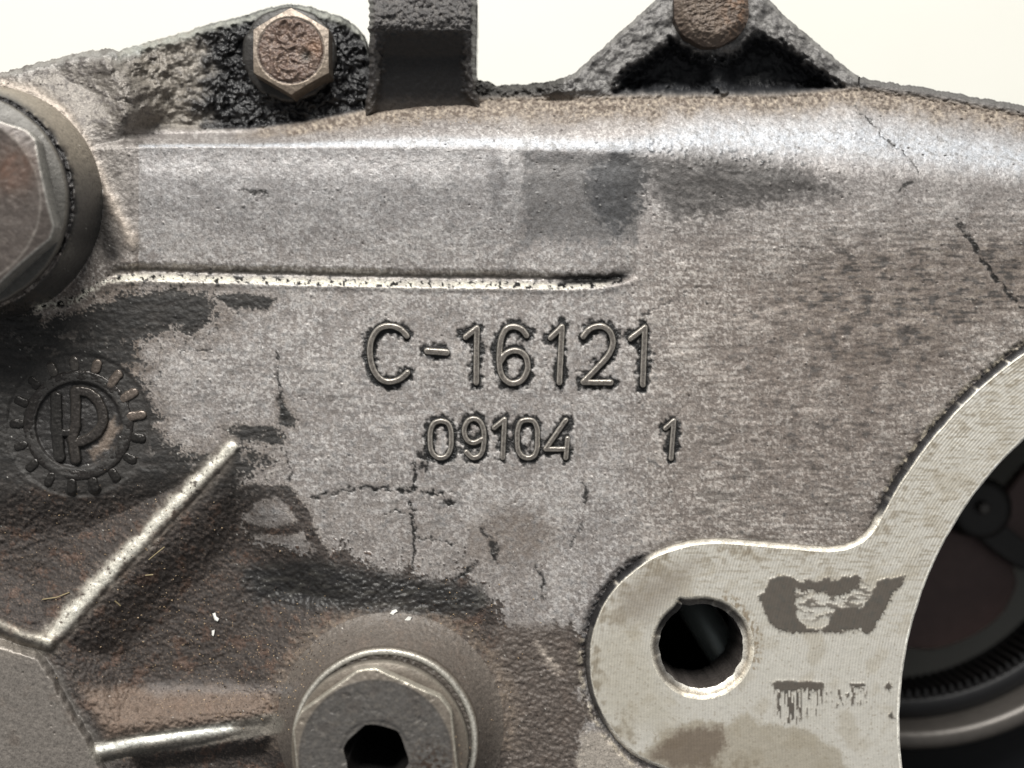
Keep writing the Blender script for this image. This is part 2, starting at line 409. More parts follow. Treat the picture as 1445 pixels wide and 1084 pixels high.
# scattered flecks of grime near the border
fleck = sm(0.32, 0.5, n10*0.7 + n5*0.5 - sm(0, 90, sdD)*0.75)*(u < 700)
dark = np.clip(np.maximum(dark, fleck*sm(110, 0, sdD)*0.9), 0, 1)
# light chips inside the dark border
chip = sm(0.30, 0.42, fbm(u, v, 22, 4, 61)*0.8 + n5*0.35)*sm(-70, -5, sdD)*(v < 700)*(v > 430)
dark *= 1-0.75*chip*sm(455, 480, v)

P = Paint(u.shape, (190, 183, 176), 0.24, 0.50, 0.35)
ret = ridged(u, v, 8.5, 3, 131)
mott = sm(-0.10, 0.22, ret*.55-.30 + n10*0.25 + n5*0.35 + n3*0.2 + .15*n60)
P.mix((1-mott)*0.85, (108, 99, 93))
P.mix(sm(0.1, 0.6, n60)*0.3, (176, 168, 160)); P.mix(sm(0.1, 0.6, -n60)*0.35, (126, 116, 108))
P.mix(sm(0.15, 0.5, n25*0.5+n3*0.55)*0.55, (178, 170, 162))
smr = sm(.22, .5, fbm(u/4.5, v, 13, 4, 201) + .25*n60)*sm(900, 1000, u)*sm(560, 640, v+.0*u)
P.mix(smr*.55, (84, 78, 73))
smr2 = sm(.35, .6, fbm(u/3.5, v, 9, 4, 203))*sm(740, 620, u)*sm(420, 460, v)
P.mix(smr2*.6, (84, 78, 73))
scr = pn(u/34, v/1.9, 151)*.6 + pn(u/60+v/40, v/3.1-u/90, 152)*.5
P.mix(sm(.3, .6, scr)*.28, (186, 178, 170)); P.mix(sm(.3, .6, -scr)*.30, (96, 88, 82))
P.mix(sm(.35, .6, pn(u/2.1, v/2.1, 153))*.35, (88, 80, 75))
# cooler, cleaner upper block and shoulder
P.mix(sm(420, 240, v)*0.42, (140, 139, 141))
# horizontally rubbed area on the right
nh2 = fbm(u/7, v, 4.5, 4, 141)
rub = sm(760, 1100, u + 90*n60 + 25*n25)*sm(230, 330, v)
P.mix(rub*sm(0.0, 0.5, nh2)*0.42, (104, 94, 86)); P.mix(rub*sm(0.05, 0.5, -nh2)*0.3, (166, 158, 149))
BR = [(1120, 385), (1180, 350), (1300, 340), (1445, 335), (1700, 330), (1700, 420), (1400, 450), (1300, 520), (1200, 540), (1140, 490), (1090, 430)]
br = sm(30, -35, poly_sd(wu + 10*n60, wv + 12*n60, BR))
P.mix(br*(0.55+0.3*n25), (106, 95, 87)); P.mix(br*sm(0.05, 0.45, nh2*0.5+n25*0.6+n10*.3)*0.75, (54, 51, 49)); P.mix(br*sm(.1, .5, -nh2*.7+n5*.3)*.4, (136, 124, 110))
BR2 = [(1060, 420), (1330, 520), (1280, 640), (1120, 720), (1040, 640), (1010, 500)]
br2 = sm(60, -60, poly_sd(wu, wv, BR2)); P.mix(br2*(0.30+0.3*n25), (106, 94, 86)); P.mix(br2*sm(0.2, 0.5, n25*.6+n10*.3+nh2*.4)*0.6, (76, 70, 66))
BR3 = [(660, 740), (700, 712), (760, 716), (790, 750), (780, 790), (700, 800), (655, 790)]
P.mix(sm(14, -24, poly_sd(wu, wv, BR3))*0.6, (94, 80, 68))
BR4 = [(430, 700), (600, 720), (760, 800), (760, 860), (640, 830), (480, 780)]
P.mix(sm(30, -30, poly_sd(wu, wv, BR4))*0.25, (110, 98, 88))
# dark patch at block end, under the shoulder
pat = sm(0.05, 0.6, dpk + 0.3*n25 + .35*n10 + .3*n5 + .2*nd - .1)
P.mix(pat*0.85, (78, 74, 71), rough=.55)
PT = [(690, 218), (716, 218), (712, 280), (700, 300), (690, 260)]
P.mix(sm(8, -8, poly_sd(wu, wv, PT))*0.65, (76, 72, 70))
PT2 = [(830, 240), (880, 215), (915, 228), (900, 300), (870, 330), (840, 300)]
P.mix(sm(10, -6, poly_sd(wu, wv, PT2) + 10*n10 + 7*n5 + 5*nd)*0.9, (42, 41, 41))
PT3 = [(905, 222), (1000, 212), (1130, 240), (1180, 270), (1060, 290), (950, 310), (930, 280)]
P.mix(sm(18, -16, poly_sd(wu+8*nd, wv, PT3) + 14*nd + 10*n10 + 6*n5)*(0.85+.4*nd), (60, 57, 55))
# black flecks under the shoulder highlight
ub = sm(0.26, 0.4, n10*0.5+n5*0.6)*np.exp(-((v-vs+12)/16)**2)*sm(870, 900, u)*sm(1180, 1080, u)
P.mix(ub*.9, (40, 40, 40), rough=.3)
h += 1.6*ub
# shelf colour: brown dust near its back, bare edge with the shoulder highlight painted in
sh = sm(0.45+.22*sm(850, 1000, u), 0.85+.1*sm(850, 1000, u), t + .12*n25)*(1-back)*sm(300, 440, u + 30*n25)
P.mix(sh*0.85, (128, 117, 106), metal=0.0, rough=.85, bump=1.0)
P.mix(sh*sm(0.0, 0.3, n10*0.4+n5*0.5+n3*.3)*0.8, (84, 73, 64)); P.mix(sh*sm(0.05, 0.35, -n10*0.3-n5*0.5-n3*.3)*0.7, (178, 166, 150))
ec = .14 + .28*sm(850, 1020, u)
edge = np.exp(-((t-ec)/(.13+.13*sm(850, 1020, u)))**2)*(u > 195)
P.mix(edge*(0.9+.35*n10), (170, 173, 178), metal=.25, rough=.5, bump=.6)
P.mix(edge*sm(.25, .55, nd*.8+n5*.3)*0.5, (112, 110, 108))
# lugs
lugmask = sm(5, -10, sdL)*back*sm(250, 330, u + 28*n25)
crust = np.clip(sm(0.1, 0.8, back)*((u < 524)*sm(262, 320, u + 30*n25)), 0, 1)
P.mix(back*(u < 330), (120, 114, 106), metal=.2, rough=.5, bump=.6)
P.mix(np.exp(-((v-yt[None, :]-7)/9)**2)*(u < 200), (150, 152, 152), metal=.4, rough=.42, bump=.3)  # pale band along the silhouette is a painted highlight
P.mix(back*(u < 330)*sm(0.0, 0.6, nd*.5+n10*.4+n5*.3)*0.6, (64, 60, 57))
P.mix(crust, (22, 22, 24), metal=0, rough=.3, bump=.9)
rimtop = np.exp(-((v-yt[None, :]-6)/7)**2)*(u > 165)*(u < 520)
P.mix(rimtop*(0.9+.4*n10), (140, 141, 134), metal=.1, rough=.6)
P.mix(back*sm(524, 540, u)*sm(812, 790, u), (62, 60, 58), rough=.5, bump=1)
rr = back*(u > 795)*(u < 1225)
P.mix(rr, (112, 110, 108), metal=.2, rough=.5, bump=.8); P.mix(rr*sm(0.0, 0.4, n10*.6+n5*.5)*0.6, (60, 58, 58))
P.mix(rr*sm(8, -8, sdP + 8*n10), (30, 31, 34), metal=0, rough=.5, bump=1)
P.mix(back*(u > 1212), (88, 86, 85), rough=.55); P.mix(back*(u > 1212)*sm(-6, 8, v-yt[None, :]-14+5*n10)*.8, (44, 43, 44))
# gray mass beside left plug boss
mm = mk_m*(sB < 0)
P.mix(mm*0.7, (118, 113, 108), metal=.3, rough=.48, bump=.5); P.mix(mm*sm(0.0, .4, n10*.6+n25*.4)*.7, (72, 67, 64))
tanl = [(-100, 110), (0, 118), (50, 130), (90, 158), (118, 200), (140, 245), (165, 300), (188, 345)]
dtan = line_d(wu*.5+u*.5, wv*.5+v*.5, tanl)
h += 5*np.exp(-(dtan/9)**2)
P.mix(np.exp(-(dtan/9)**2)*0.8, (176, 164, 152), metal=.2, rough=.5)
crv = line_d(u+3*n10, v+3*n10, [(98, 190), (120, 235), (137, 285), (146, 330), (158, 358)])
P.mix(np.exp(-(np.maximum(crv-3, 0)/10)**2)*sm(200, 300, v)*.9, (46, 43, 41), rough=.5)
P.mix(((sB > 0) & (sT > 0))*1.0, (132, 124, 112), metal=.15, rough=.5, bump=.25)
P.mix(((sB > 0) & (sT > 0))*sm(230, 340, v+u*.2)*.9, (60, 60, 60), metal=.2, rough=.42, bump=.15)
P.mix(np.exp(-((dT-154+3*n25)/7)**2)*sm(-0.5, .2, n10+.4)*(v < 360), (24, 22, 22), rough=.35, bump=1)
topb = (sT < -4)*1.0; P.mix(topb*(1-np.exp(-((dT-154)/9)**2)), (78, 74, 70), rough=.5)
# groove line and bare lip with painted highlight
P.mix(np.exp(-((dgl-15)/3.0)**2)*inlip*sm(150, 180, u)*.8, (60, 57, 54), rough=.4)
P.mix(sm(784, 800, u)*sm(896, 876, u)*np.exp(-((dgl-9-2*n10)/4.5)**2)*.95, (24, 24, 24), rough=.35)
h += np.where(inlip > 0, 2.0*np.exp(-((dgl+3)/5)**2)*inlip, 0)
# dark grime
low = sm(660, 730, v + 12*n25)
dcol = (38, 36, 34)
P.mix(stain*(.30+.5*n10+.3*n5)*(1-dark), (92, 80, 70))
P.mix(dark, dcol, metal=0, rough=.62, bump=.6)
P.mix(dark*low*0.9, (64, 57, 53), rough=.78)
P.mix(dark*low*sm(.15, .5, nd*.6+n25*.3)*.8, (40, 36, 34)); P.mix(dark*low*sm(.2, .55, -nd*.6+n10*.4)*.55, (98, 85, 77))
P.mix(dark*low*sm(.25, .5, fbm(u, v, 30, 4, 77)+.3*n5)*.5, (98, 72, 58))
gr = pn(u/2.2, v/2.2, 181)
P.mix(dark*low*sm(.42, .65, gr+.3*n25)*.5, (128, 112, 98)); P.mix(dark*low*sm(.2, .5, -gr+.3*n10)*.6, (26, 24, 23))
P.mix(dark*(1-low)*sm(.45, .7, gr)*.4, (92, 86, 80))
P.mix(dark*(1-low)*sm(0.1, .5, nh)*.6, (32, 31, 30)); P.mix(dark*(1-low)*sm(.15, .5, -nh)*.45, (66, 62, 59))
lipm = np.exp(-((dgl-2)/(5.2-2.2*sm(640, 880, u)))**2)*inlip*sm(896, 780, u+20*n10)
lipm *= (1-sm(.18, .3, n10*.7+n5*.35)*.9)*(1-.5*sm(.1, .5, n25)); lipm = np.where(u < 165, lipm*sm(-.35, .0, n10+n5*.5), lipm)
P.mix(lipm*1.15, (226, 222, 208), metal=.25, rough=.42, bump=.3)  # bare lip, the highlight on its up-facing side painted into the colour
P.mix(sm(0.2, .3, n10*.7+n5*.35)*np.exp(-((dgl-4)/6.0)**2)*inlip, (20, 20, 20), rough=.3)
stz = 0
BAND = [(440, 790), (560, 815), (680, 830), (690, 860), (600, 870), (480, 862), (360, 850), (340, 800)]
bnd = sm(12, -12, poly_sd(wu, wv, BAND)); P.mix(bnd*.95, (42, 41, 40), metal=0, rough=.4); P.mix(bnd*sm(.1, .4, nh)*.7, (34, 33, 33)); P.mix(bnd*sm(.15, .5, -nh)*.4, (92, 90, 84))
RZ = [(700, 885), (800, 885), (830, 940), (810, 975), (835, 1010), (815, 1040), (815, 1120), (700, 1120), (690, 960)]
rz = sm(14, -10, poly_sd(wu, wv, RZ)); P.mix(rz*.85, (92, 84, 78), metal=.1, rough=.5, bump=.6)
P.mix(sm(6, -6, poly_sd(wu, wv, [(752, 905), (762, 905), (792, 945), (785, 952), (765, 930)]) + 4*n5)*.9, (158, 148, 138))
P.mix(sm(4, -6, poly_sd(wu, wv, [(820, 1035), (850, 1030), (880, 1062), (905, 1090), (812, 1100)]) + 4*n5)*.9, (160, 152, 142))
# tan dust round bottom boss and in the slope above the lower rib
dust = np.exp(-((qB-166+6*n25)/17)**2)*(v < 1060)*(1-.8*bnd)
P.mix(dust*(.5+.5*n10), (124, 111, 98), metal=0, rough=.8); 
P.mix((s1 > 12)*(s2 > 0)*.8, (104, 97, 90), metal=.1, rough=.5, bump=.4)
P.mix((s2 < 0)*1.0, (84, 78, 72), rough=.5)


sl = sm(958, 978, v+6*n25)*sm(1058, 1040, v)*sm(6, -14, sdPR)
P.mix(sl*.8, (120, 104, 92), metal=0, rough=.75); P.mix(sl*sm(.1, .5, n10*.5+n5*.5)*.5, (88, 74, 64))
P.mix(np.exp(-((v-972-5*n25)/9)**2)*sm(190, 220, u)*sm(440, 400, u)*.5, (112, 110, 110))
# corner panel
pn_ = sm(2, -8, sdN); P.mix(pn_, (122, 116, 110), metal=.3, rough=.45, bump=.12)
P.mix(pn_*sm(.1, .5, n60*.6+n25*.4)*.45, (104, 94, 86)); P.mix(np.exp(-((sdN+4)/10)**2)*.5, (84, 82, 80))
P.mix(pn_*sm(940, 905, v)*.55, (160, 152, 140))
ribz = np.maximum(sm(18, 12, d1), np.maximum(sm(14, 9, d1b), sm(16, 11, d2)))
# ribs: worn crests, highlight painted towards their lit side
def crest(d, w, a): return np.exp(-(d/w)**2)*a
off1 = line_d(u+2, v+3, RIB1)
P.mix(sm(26, 12, d1)*.6*(1-sm(320, 340, u)), (96, 88, 80), metal=.1); rw_ = (7 + 4*sm(640, 900, v))*(1+.5*n25+.3*n10)
P.mix(np.clip(1.3*np.exp(-(off1/rw_)**2), 0, 1)*sm(-.6, -.1, n10 + nd*.5 + .35), (214, 210, 198), metal=.25, rough=.42, bump=.5)
h += ribz*1.6*n25
P.mix(crest(line_d(u, v+2, RIB1B), 7, .8)*(.9+.4*n10), (190, 184, 170), metal=.3, rough=.45)
P.mix(sm(20, 10, d2)*.8, (120, 116, 108), metal=.2, bump=.4); P.mix(crest(line_d(u, v+5, RIB2), 5.5, 1.3)*sm(340, 310, u+14*n10), (226, 226, 218), metal=.35, rough=.4)
# cracks, scratches
CR = [([(585, 655), (584, 690), (580, 712), (582, 735), (585, 760), (583, 805)], 2.2, .9), ([(392, 498), (393, 530), (397, 570), (400, 600)], 2.2, .8),
      ([(403, 640), (407, 655), (412, 668), (410, 680)], 1.4, .7), ([(440, 703), (470, 697), (500, 690), (520, 688), (560, 691), (590, 692), (612, 697), (640, 712)], 3.0, .95),
      ([(545, 728), (560, 722), (585, 722)], 2.5, .9), ([(640, 820), (655, 812), (668, 798)], 2.5, .9), ([(592, 758), (615, 762), (640, 768)], 1.6, .7),
      ([(825, 678), (828, 700), (824, 712)], 1.8, .8), ([(820, 740), (812, 760), (800, 778)], 1.5, .6), ([(755, 800), (770, 822), (765, 845)], 2.5, .8), ([(680, 745), (695, 770), (702, 795)], 3, .8),
      ([(592, 640), (600, 652), (596, 660)], 5.0, .9), ([(445, 440), (470, 500), (480, 560)], .8, .15),
      ([(1205, 150), (1240, 185), (1275, 215), (1300, 245)], 1.3, .75), ([(1350, 312), (1372, 345), (1405, 395), (1448, 440)], 2.6, .85),
      ([(1340, 425), (1445, 420)], 1.0, .4), ([(1270, 268), (1288, 254)], 2.5, .7), ([(980, 345), (1150, 350)], .7, .35), ([(940, 700), (955, 695)], 2, .5),
      ([(345, 268), (358, 272), (376, 273)], 3.5, .7), ([(248, 495), (305, 494)], 1.0, .7), ([(905, 445), (950, 425), (985, 405)], 1.2, .5)]
uw2 = u + 4*n10 + 5*n25 + 1.8*n5; vw2 = v + 4*fbm(u, v, 11, 3, 31) + 1.8*n5 + 3*nh
for pts, w_, a_ in CR:
    x0 = min(p[0] for p in pts)-20; x1 = max(p[0] for p in pts)+20; y0 = min(p[1] for p in pts)-20; y1 = max(p[1] for p in pts)+20
    m = (u > x0) & (u < x1) & (v > y0) & (v < y1)
    dd = line_d(uw2[m], vw2[m], pts); w_ = w_*.75; k = np.zeros(u.shape, np.float32); k[m] = np.clip(1.25*np.exp(-(np.maximum(dd-w_*.3 + 1.2*n25[m]*w_, 0)/w_)**2), 0, 1)*a_
    if w_ < 1.4: k[m] = np.maximum(k[m], 0)
    k *= sm(-.35, .25, n10 + .6*n5 + .22)
    P.mix(k, (32, 31, 30), rough=.32); h += 1.2*k*n5 - 1.3*k
# grime haloes round the figures
off = 2.0
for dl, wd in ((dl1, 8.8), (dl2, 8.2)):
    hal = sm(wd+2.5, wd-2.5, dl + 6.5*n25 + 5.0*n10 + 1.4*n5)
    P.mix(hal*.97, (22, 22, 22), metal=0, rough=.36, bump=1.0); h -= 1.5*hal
P.mix(sm(10, 4, np.hypot((u-640)/1.0, v-0*u-0)) * 0, (0, 0, 0))
# emblem ground
P.mix(sm(63, 59, dE), (44, 42, 41), metal=0, rough=.5)
P.mix(sm(7, -5, poly_sd(wu, wv, [(128, 636), (150, 600), (162, 590), (168, 606), (152, 634), (132, 650)]))*.8, (128, 114, 102))
P.mix(sm(106, 100, dE)*sm(62, 66, dE)*.8, (50, 48, 46))
# crust beside the flange
e1 = np.exp(-((sdF-9+5*n10)/6.5)**2)*sm(-.45, .1, n10+n5*.5+.25)
zone = sm(760, 715, v)*(u > 1180) + sm(945, 895, u)*sm(772, 790, v)*sm(960, 870, v) + .35*(u < 860)
P.mix(e1*np.clip(zone, 0, 1), (42, 42, 44), rough=.4, bump=1.2)
h += 3*e1*n5*np.clip(zone, 0, 1)
e2 = np.exp(-((sdF-16+4*n10)/3.5)**2)*sm(-.2, .3, n10+.15)*(sm(720, 690, v)*(u > 1180) + .8*(v > 900)*(u < 900))
P.mix(e2, (196, 186, 168), metal=.3, rough=.45)
e3 = sm(12, 5, sdF)*sm(900, 960, u)*sm(1235, 1200, u)*(v < 790); P.mix(e3, (190, 186, 178), metal=.35, rough=.42)  # bare up-facing edge of the lobe, its highlight painted in

# fine relief
rough_amt = 0.16 + 0.9*dark*(0.5+0.5*low) + 2.0*crust + 1.6*back*(u > 524)*(u < 812) + 2.6*sh + 0.5*dark*low + 1.3*sl + .35*mm + 0.7*slp
rough_amt *= 1-.7*ribz; dark = dark*(1-.9*ribz)
rough_amt *= 1 - .8*((sB > 0)*(dT > 165)) ; rough_amt *= 1-.7*pn_; rough_amt *= 1-.5*((s1 > 12)*(s2 > 0))
h += rough_amt*(0.9*n10 + 0.75*n5 + 0.3*n3)
dark = dark*(1-.95*pn_)*(1-.85*(s1 > 10))*(1-.8*sl)
h += 1.0*dark*low*ridged(u+v*.5, v*1.2-u*.4, 26, 3, 51)*sm(-.1, .3, n25+.1) + 0.8*dark*(1-low)*nh
h += crust*(5.5*ridged(u, v, 19, 2, 15) + 5*n25)
h += rub*0.7*nh
h += 0.25*nd*edge
# pits, beads of dirt and painted glints
bead = sm(.70, .80, pn(u/6, v/6, 91))*sm(-.1, .3, n60)*infr
spk = sm(.74, .82, pn(u/3.0, v/3.0, 191))*sm(-.25, .35, n25+.4*n60)*infr*(v > vb); h += 1.3*spk; P.mix(spk*.75*(1-pn_), (222, 220, 214), metal=.3, rough=.25)  # bright specks are glints painted into the colour
P.mix(sm(.70, .8, pn(u/3.0+.25, (v-3)/3.0, 191))*infr*(v > vb)*.55*(1-pn_), (50, 47, 45))  # darker dot just below each painted glint
h += bead*1.8*(1-pn_); P.mix(bead*.35*(v > 215), (70, 66, 62), rough=.3)
pit = sm(.70, .8, pn(u/5, v/5, 71))*sm(-.2, .2, -n60)*infr*(dark < .5); h -= pit*2.0; P.mix(pit*.55, (60, 55, 52))
# round the outer silhouette
ev = v-yt[None, :]
h -= 14*(1-sm(0, 11, ev))**2
print('height done')

Vw = W(u.astype(np.float64), v.astype(np.float64), h.astype(np.float64))
nr, nc = u.shape
F = gridfaces(nr, nc)
V = Vw.reshape(-1, 3)
fu = u.ravel()[F].mean(1); fv = v.ravel()[F].mean(1)
dbore = np.hypot(fu-FC[0], fv-FC[1]); dh = np.hypot(fu-HOLE[0], fv-HOLE[1])
keep = (dbore > 600) & (dh > 86) & (np.hypot(fu-533, fv-1066) > 78)
seg = np.zeros(len(F), np.int8)
def fm(a): return a.ravel()[F].mean(1)
seg[(fm(blk.astype(np.float32)) > .5) & (fv > 200) & (fv < np.interp(fu, [p[0] for p in LIP], [p[1] for p in LIP])-10)] = 1
seg[(fm(back.astype(np.float32)) > .5) & (fu > 190) & (fu < 524)] = 2
seg[(fm(back.astype(np.float32)) > .5) & (fu > 812) & (fu < 1212)] = 3
seg[(fm(sB.astype(np.float32)) > 0)] = 4
seg[(fm(s1.astype(np.float32)) > 0)] = 5
seg[(fm(sdN.astype(np.float32)) < 4)] = 6
seg[(fm(d1.astype(np.float32)) < 17)] = 7
seg[(fm(d1b.astype(np.float32)) < 12)] = 8
seg[(fm(d2.astype(np.float32)) < 15)] = 9
names = {0: ('cast_wall', None), 1: ('raised_ledge', 'long flat grey ledge above the numbers'), 2: ('mounting_lug', 'lug caked in glossy black grease'), 3: ('mounting_lug', 'triangular lug with hollow dark pocket'),
         4: ('plug_boss', 'round boss at left edge with grimy rim'), 5: ('plug_boss', 'round boss at bottom with tan dust round its foot'), 6: ('corner_panel', None),
         7: ('rib', 'long diagonal rib with worn crest and painted highlight'), 8: ('rib', 'short rib running off the left edge'), 9: ('rib', 'low rib with worn edge and painted white highlight beside bottom plug')}
for k, (nm, lb) in names.items():
    o = sub_mesh(nm, V, F, keep & (seg == k), M_CAST, housing, P)
    if lb: o['label'] = lb
# outer side walls down to the table
def skirt(idx, name='side_wall'):
    top = V[idx]; a = top.copy(); a[:, 2] -= 6*S; b = top.copy(); b[:, 2] = H0*S*0.5; c = top.copy(); c[:, 2] = 0.0005
    vv = np.concatenate([top, a, b, c]); n = len(idx)
    pt = Paint((4, n), (96, 92, 88), .1, .6, 1.0); pt.c[0] = P.c.reshape(-1, 3)[idx]
    mk(name, vv, gridfaces(4, n), M_CAST, housing, pt)
I = np.arange(nr*nc).reshape(nr, nc)
skirt(I[0, :]); skirt(I[-1, :]); skirt(I[:, 0]); skirt(I[:, -1])

# ------------------------------------------------------------------ post standing behind the shelf
pv = np.arange(-110, 176, 1.6); pa = np.linspace(0, 1, 120)
A, PV = np.meshgrid(pa, pv)
uL = np.interp(PV, [-110, 60, 110, 150, 176], [521, 521, 519, 512, 506]); uR = np.interp(PV, [-110, 0, 90, 130, 150, 176], [673, 672, 671, 676, 683, 690])
uL = uL + 3.2*fbm(PV, PV*0, 10, 4, 21); uR = uR + 3.2*fbm(PV, PV*0, 10, 4, 22)
PU = uL + (uR-uL)*A
prof = np.interp(PV, [-110, -60, 0, 25, 42, 55, 80, 125, 142, 152, 176], [-60, -22, 2, 8, 4, -10, -34, -54, -62, -66, -76])
for _ in range(8):
    prof[1:-1] = (prof[:-2] + prof[1:-1]*2 + prof[2:])/4
ea = np.minimum(PU-uL, uR-PU)
q10 = fbm(PU, PV, 9, 4, 33); q4 = pn(PU/4, PV/4, 35); q25 = fbm(PU, PV, 26, 3, 36)
inner = sm(10, 24, ea + 5*q10)
ph = prof + 10*(1-inner)*sm(40, 70, PV) - 60*(1-sm(-1, 9, ea))**2 + (2.5*q10 + 1.2*q4 + 2*q25)*(1-.8*inner*sm(45, 60, PV))
ph = ph + 3*ridged(PU, PV, 12, 3, 37)*(PV < 45)
PP = Paint(PU.shape, (74, 71, 70), .0, .5, 1.2)
PP.mix(sm(.0, .5, q10)*.6, (46, 44, 44)); PP.mix(sm(.1, .5, -q10)*.5, (104, 100, 96))
PP.mix(inner*sm(38, 52, PV + 3*q10)*.95, (27, 26, 27), rough=.6, bump=.25)
PP.mix(sm(128, 150, PV + 6*q10)*.8, (66, 60, 55)); 
o = mk('mounting_post', W(PU, PV, ph), gridfaces(*PU.shape), M_CAST, housing, PP)
# post flanks
for side in (0, -1):
    e = W(PU[:, side], PV[:, side], ph[:, side]); e2_ = e.copy(); e2_[:, 2] -= 150*S; e2_[:, 0] += (0.0006 if side == 0 else -0.0006)
    pt = Paint((2, len(e)), (52, 50, 49), 0, .6, 1); mk('post_flank', np.concatenate([e, e2_]), gridfaces(2, len(e)), M_CAST, o, pt)

# ------------------------------------------------------------------ machined flange (triangulated so its rims are crisp)
def resample(pts, step):
    out = []; n = len(pts)
    for i in range(n):
        a = pts[i]; b = pts[(i+1) % n]; L = math.dist(a, b)
        if L < 1e-6: continue
        near = (a[0] < 1500 and a[1] < 1150); k = max(1, int(round(L/(step if near else step*8))))
        for j in range(k): out.append((a[0]+(b[0]-a[0])*j/k, a[1]+(b[1]-a[1])*j/k))
    return out
FH = 8.0
lo = resample(OUTLINE, 3.0)
li = ring_arc(R_IN+3.5, 0, 2*math.pi, 900)[:-1]
hr_top = HOLE_R+13.5
lh = [(HOLE[0]+hr_top*math.cos(a), HOLE[1]+hr_top*math.sin(a)) for a in np.linspace(0, 2*math.pi, 161)[:-1]]
lh = [(x + (x-HOLE[0])*k_, y + (y-HOLE[1])*k_) for (x, y), k_ in [(p_, .09*math.exp(-((math.atan2(p_[1]-HOLE[1], p_[0]-HOLE[0])+2.0)/.13)**2)) for p_ in lh]]
def jit(l, a, sd):
    l = np.array(l); n = len(l); s = np.arange(n)
    return l + a*np.stack([fbm(s*1.0, s*0.0, 7, 3, sd), fbm(s*1.0, s*0+9.0, 7, 3, sd+1)], -1)
lo = jit(lo, 0.7, 51); li = np.array(li); lh = jit(lh, .5, 55)
def in_flange(x, y, m):
    d = np.hypot(x-FC[0], y-FC[1]); 
    return (poly_sd(x, y, lo[::2].tolist()) < -m) & (d > R_IN+3.5+m) & (np.hypot(x-HOLE[0], y-HOLE[1]) > hr_top*(1+.09*np.exp(-((np.arctan2(y-HOLE[1], x-HOLE[0])+2.0)/.13)**2))+m)
gx, gy = np.meshgrid(np.arange(830, 1470, 2.1), np.arange(480, 1100, 2.1)); gx = gx.ravel() + _rs.rand(gx.size)*.5; gy = gy.ravel() + _rs.rand(gy.size)*.5
k_ = in_flange(gx, gy, 1.6); pts_in = np.stack([gx[k_], gy[k_]], -1)
allp = np.concatenate([lo, li, lh, pts_in]); nlo, nli, nlh = len(lo), len(li), len(lh)
edges = [(i, (i+1) % nlo) for i in range(nlo)] + [(nlo+i, nlo+(i+1) % nli) for i in range(nli)] + [(nlo+nli+i, nlo+nli+(i+1) % nlh) for i in range(nlh)]
res = delaunay_2d_cdt([Vector((float(a), float(b))) for a, b in allp], edges, [], 0, 1e-5)
vo = np.array([(p.x, p.y) for p in res[0]]); fo = np.array([list(f) for f in res[2]])
cen = vo[fo].mean(1)
ok = in_flange(cen[:, 0], cen[:, 1], 0.0)
fo = fo[ok]
X, Y = vo[:, 0], vo[:, 1]
m10 = fbm(X, Y, 10, 3, 101); m5 = fbm(X, Y, 5, 2, 102); m40 = fbm(X, Y, 45, 4, 103); m3 = pn(X/2.4, Y/2.4, 104)
ms = fbm(X/5, Y*1.0, 6, 3, 105); mv = fbm(X, Y/6, 5, 3, 106)
xw = X + 4*m10 + 2*m5; yw = Y + 4*fbm(X, Y, 12, 3, 107) + 2*m3
FP = Paint(X.shape, (214, 210, 200), .42, .38, .9)
FP.mix(sm(.0, .6, m40)*.35, (178, 168, 148)); FP.mix(sm(.1, .5, ms)*.18*(Y < 900), (170, 158, 136)); FP.mix(sm(0, .5, -m40)*.3, (208, 204, 192))
FP.mix(sm(20, -25, poly_sd(xw, yw, [(870, 830), (930, 800), (985, 790), (960, 840), (910, 880), (870, 880)]))*.45, (120, 108, 94))
FP.mix(sm(20, -20, poly_sd(xw, yw, [(838, 900), (900, 880), (930, 960), (960, 1020), (880, 1030), (845, 990)]))*.25, (170, 160, 136))
STN = [(905, 1068), (940, 1030), (985, 1018), (1030, 1022), (1052, 1006), (1070, 1022), (1140, 1030), (1185, 1062), (1200, 1110), (980, 1110)]
FP.mix(sm(5, -3, poly_sd(xw, yw, STN))*.5, (158, 147, 126)); FP.mix(sm(8, -8, poly_sd(xw, yw, [(915, 1066), (960, 1030), (1018, 1026), (1025, 1050), (1000, 1085), (950, 1085)]) + 5*m5)*.55, (92, 76, 64))
# left rim has a dark edge, right bore edge a clean chamfer
sy = fbm(X/9, Y, 3.2, 3, 171)
FP.mix(sm(.15, .5, sy)*sm(870, 780, Y+30*m40)*.5, (150, 140, 122)); FP.mix(sm(.3, .6, m5*.5+m3*.5)*.35, (140, 128, 110))
FP.mix(sm(50, 0, -poly_sd(X, Y, lo[::2].tolist()))*sm(0, .5, m10*.6+m40*.5)*.5, (128, 116, 98))
# hole surround wear
hd = np.hypot(X-HOLE[0], Y-HOLE[1]); ha = np.arctan2(Y-HOLE[1], X-HOLE[0])
FP.mix(sm(16, 6, hd-hr_top+4*m10)*sm(-.1, .3, m5+m10)*((ha > -1.2) & (ha < .4))*.6, (134, 116, 92))
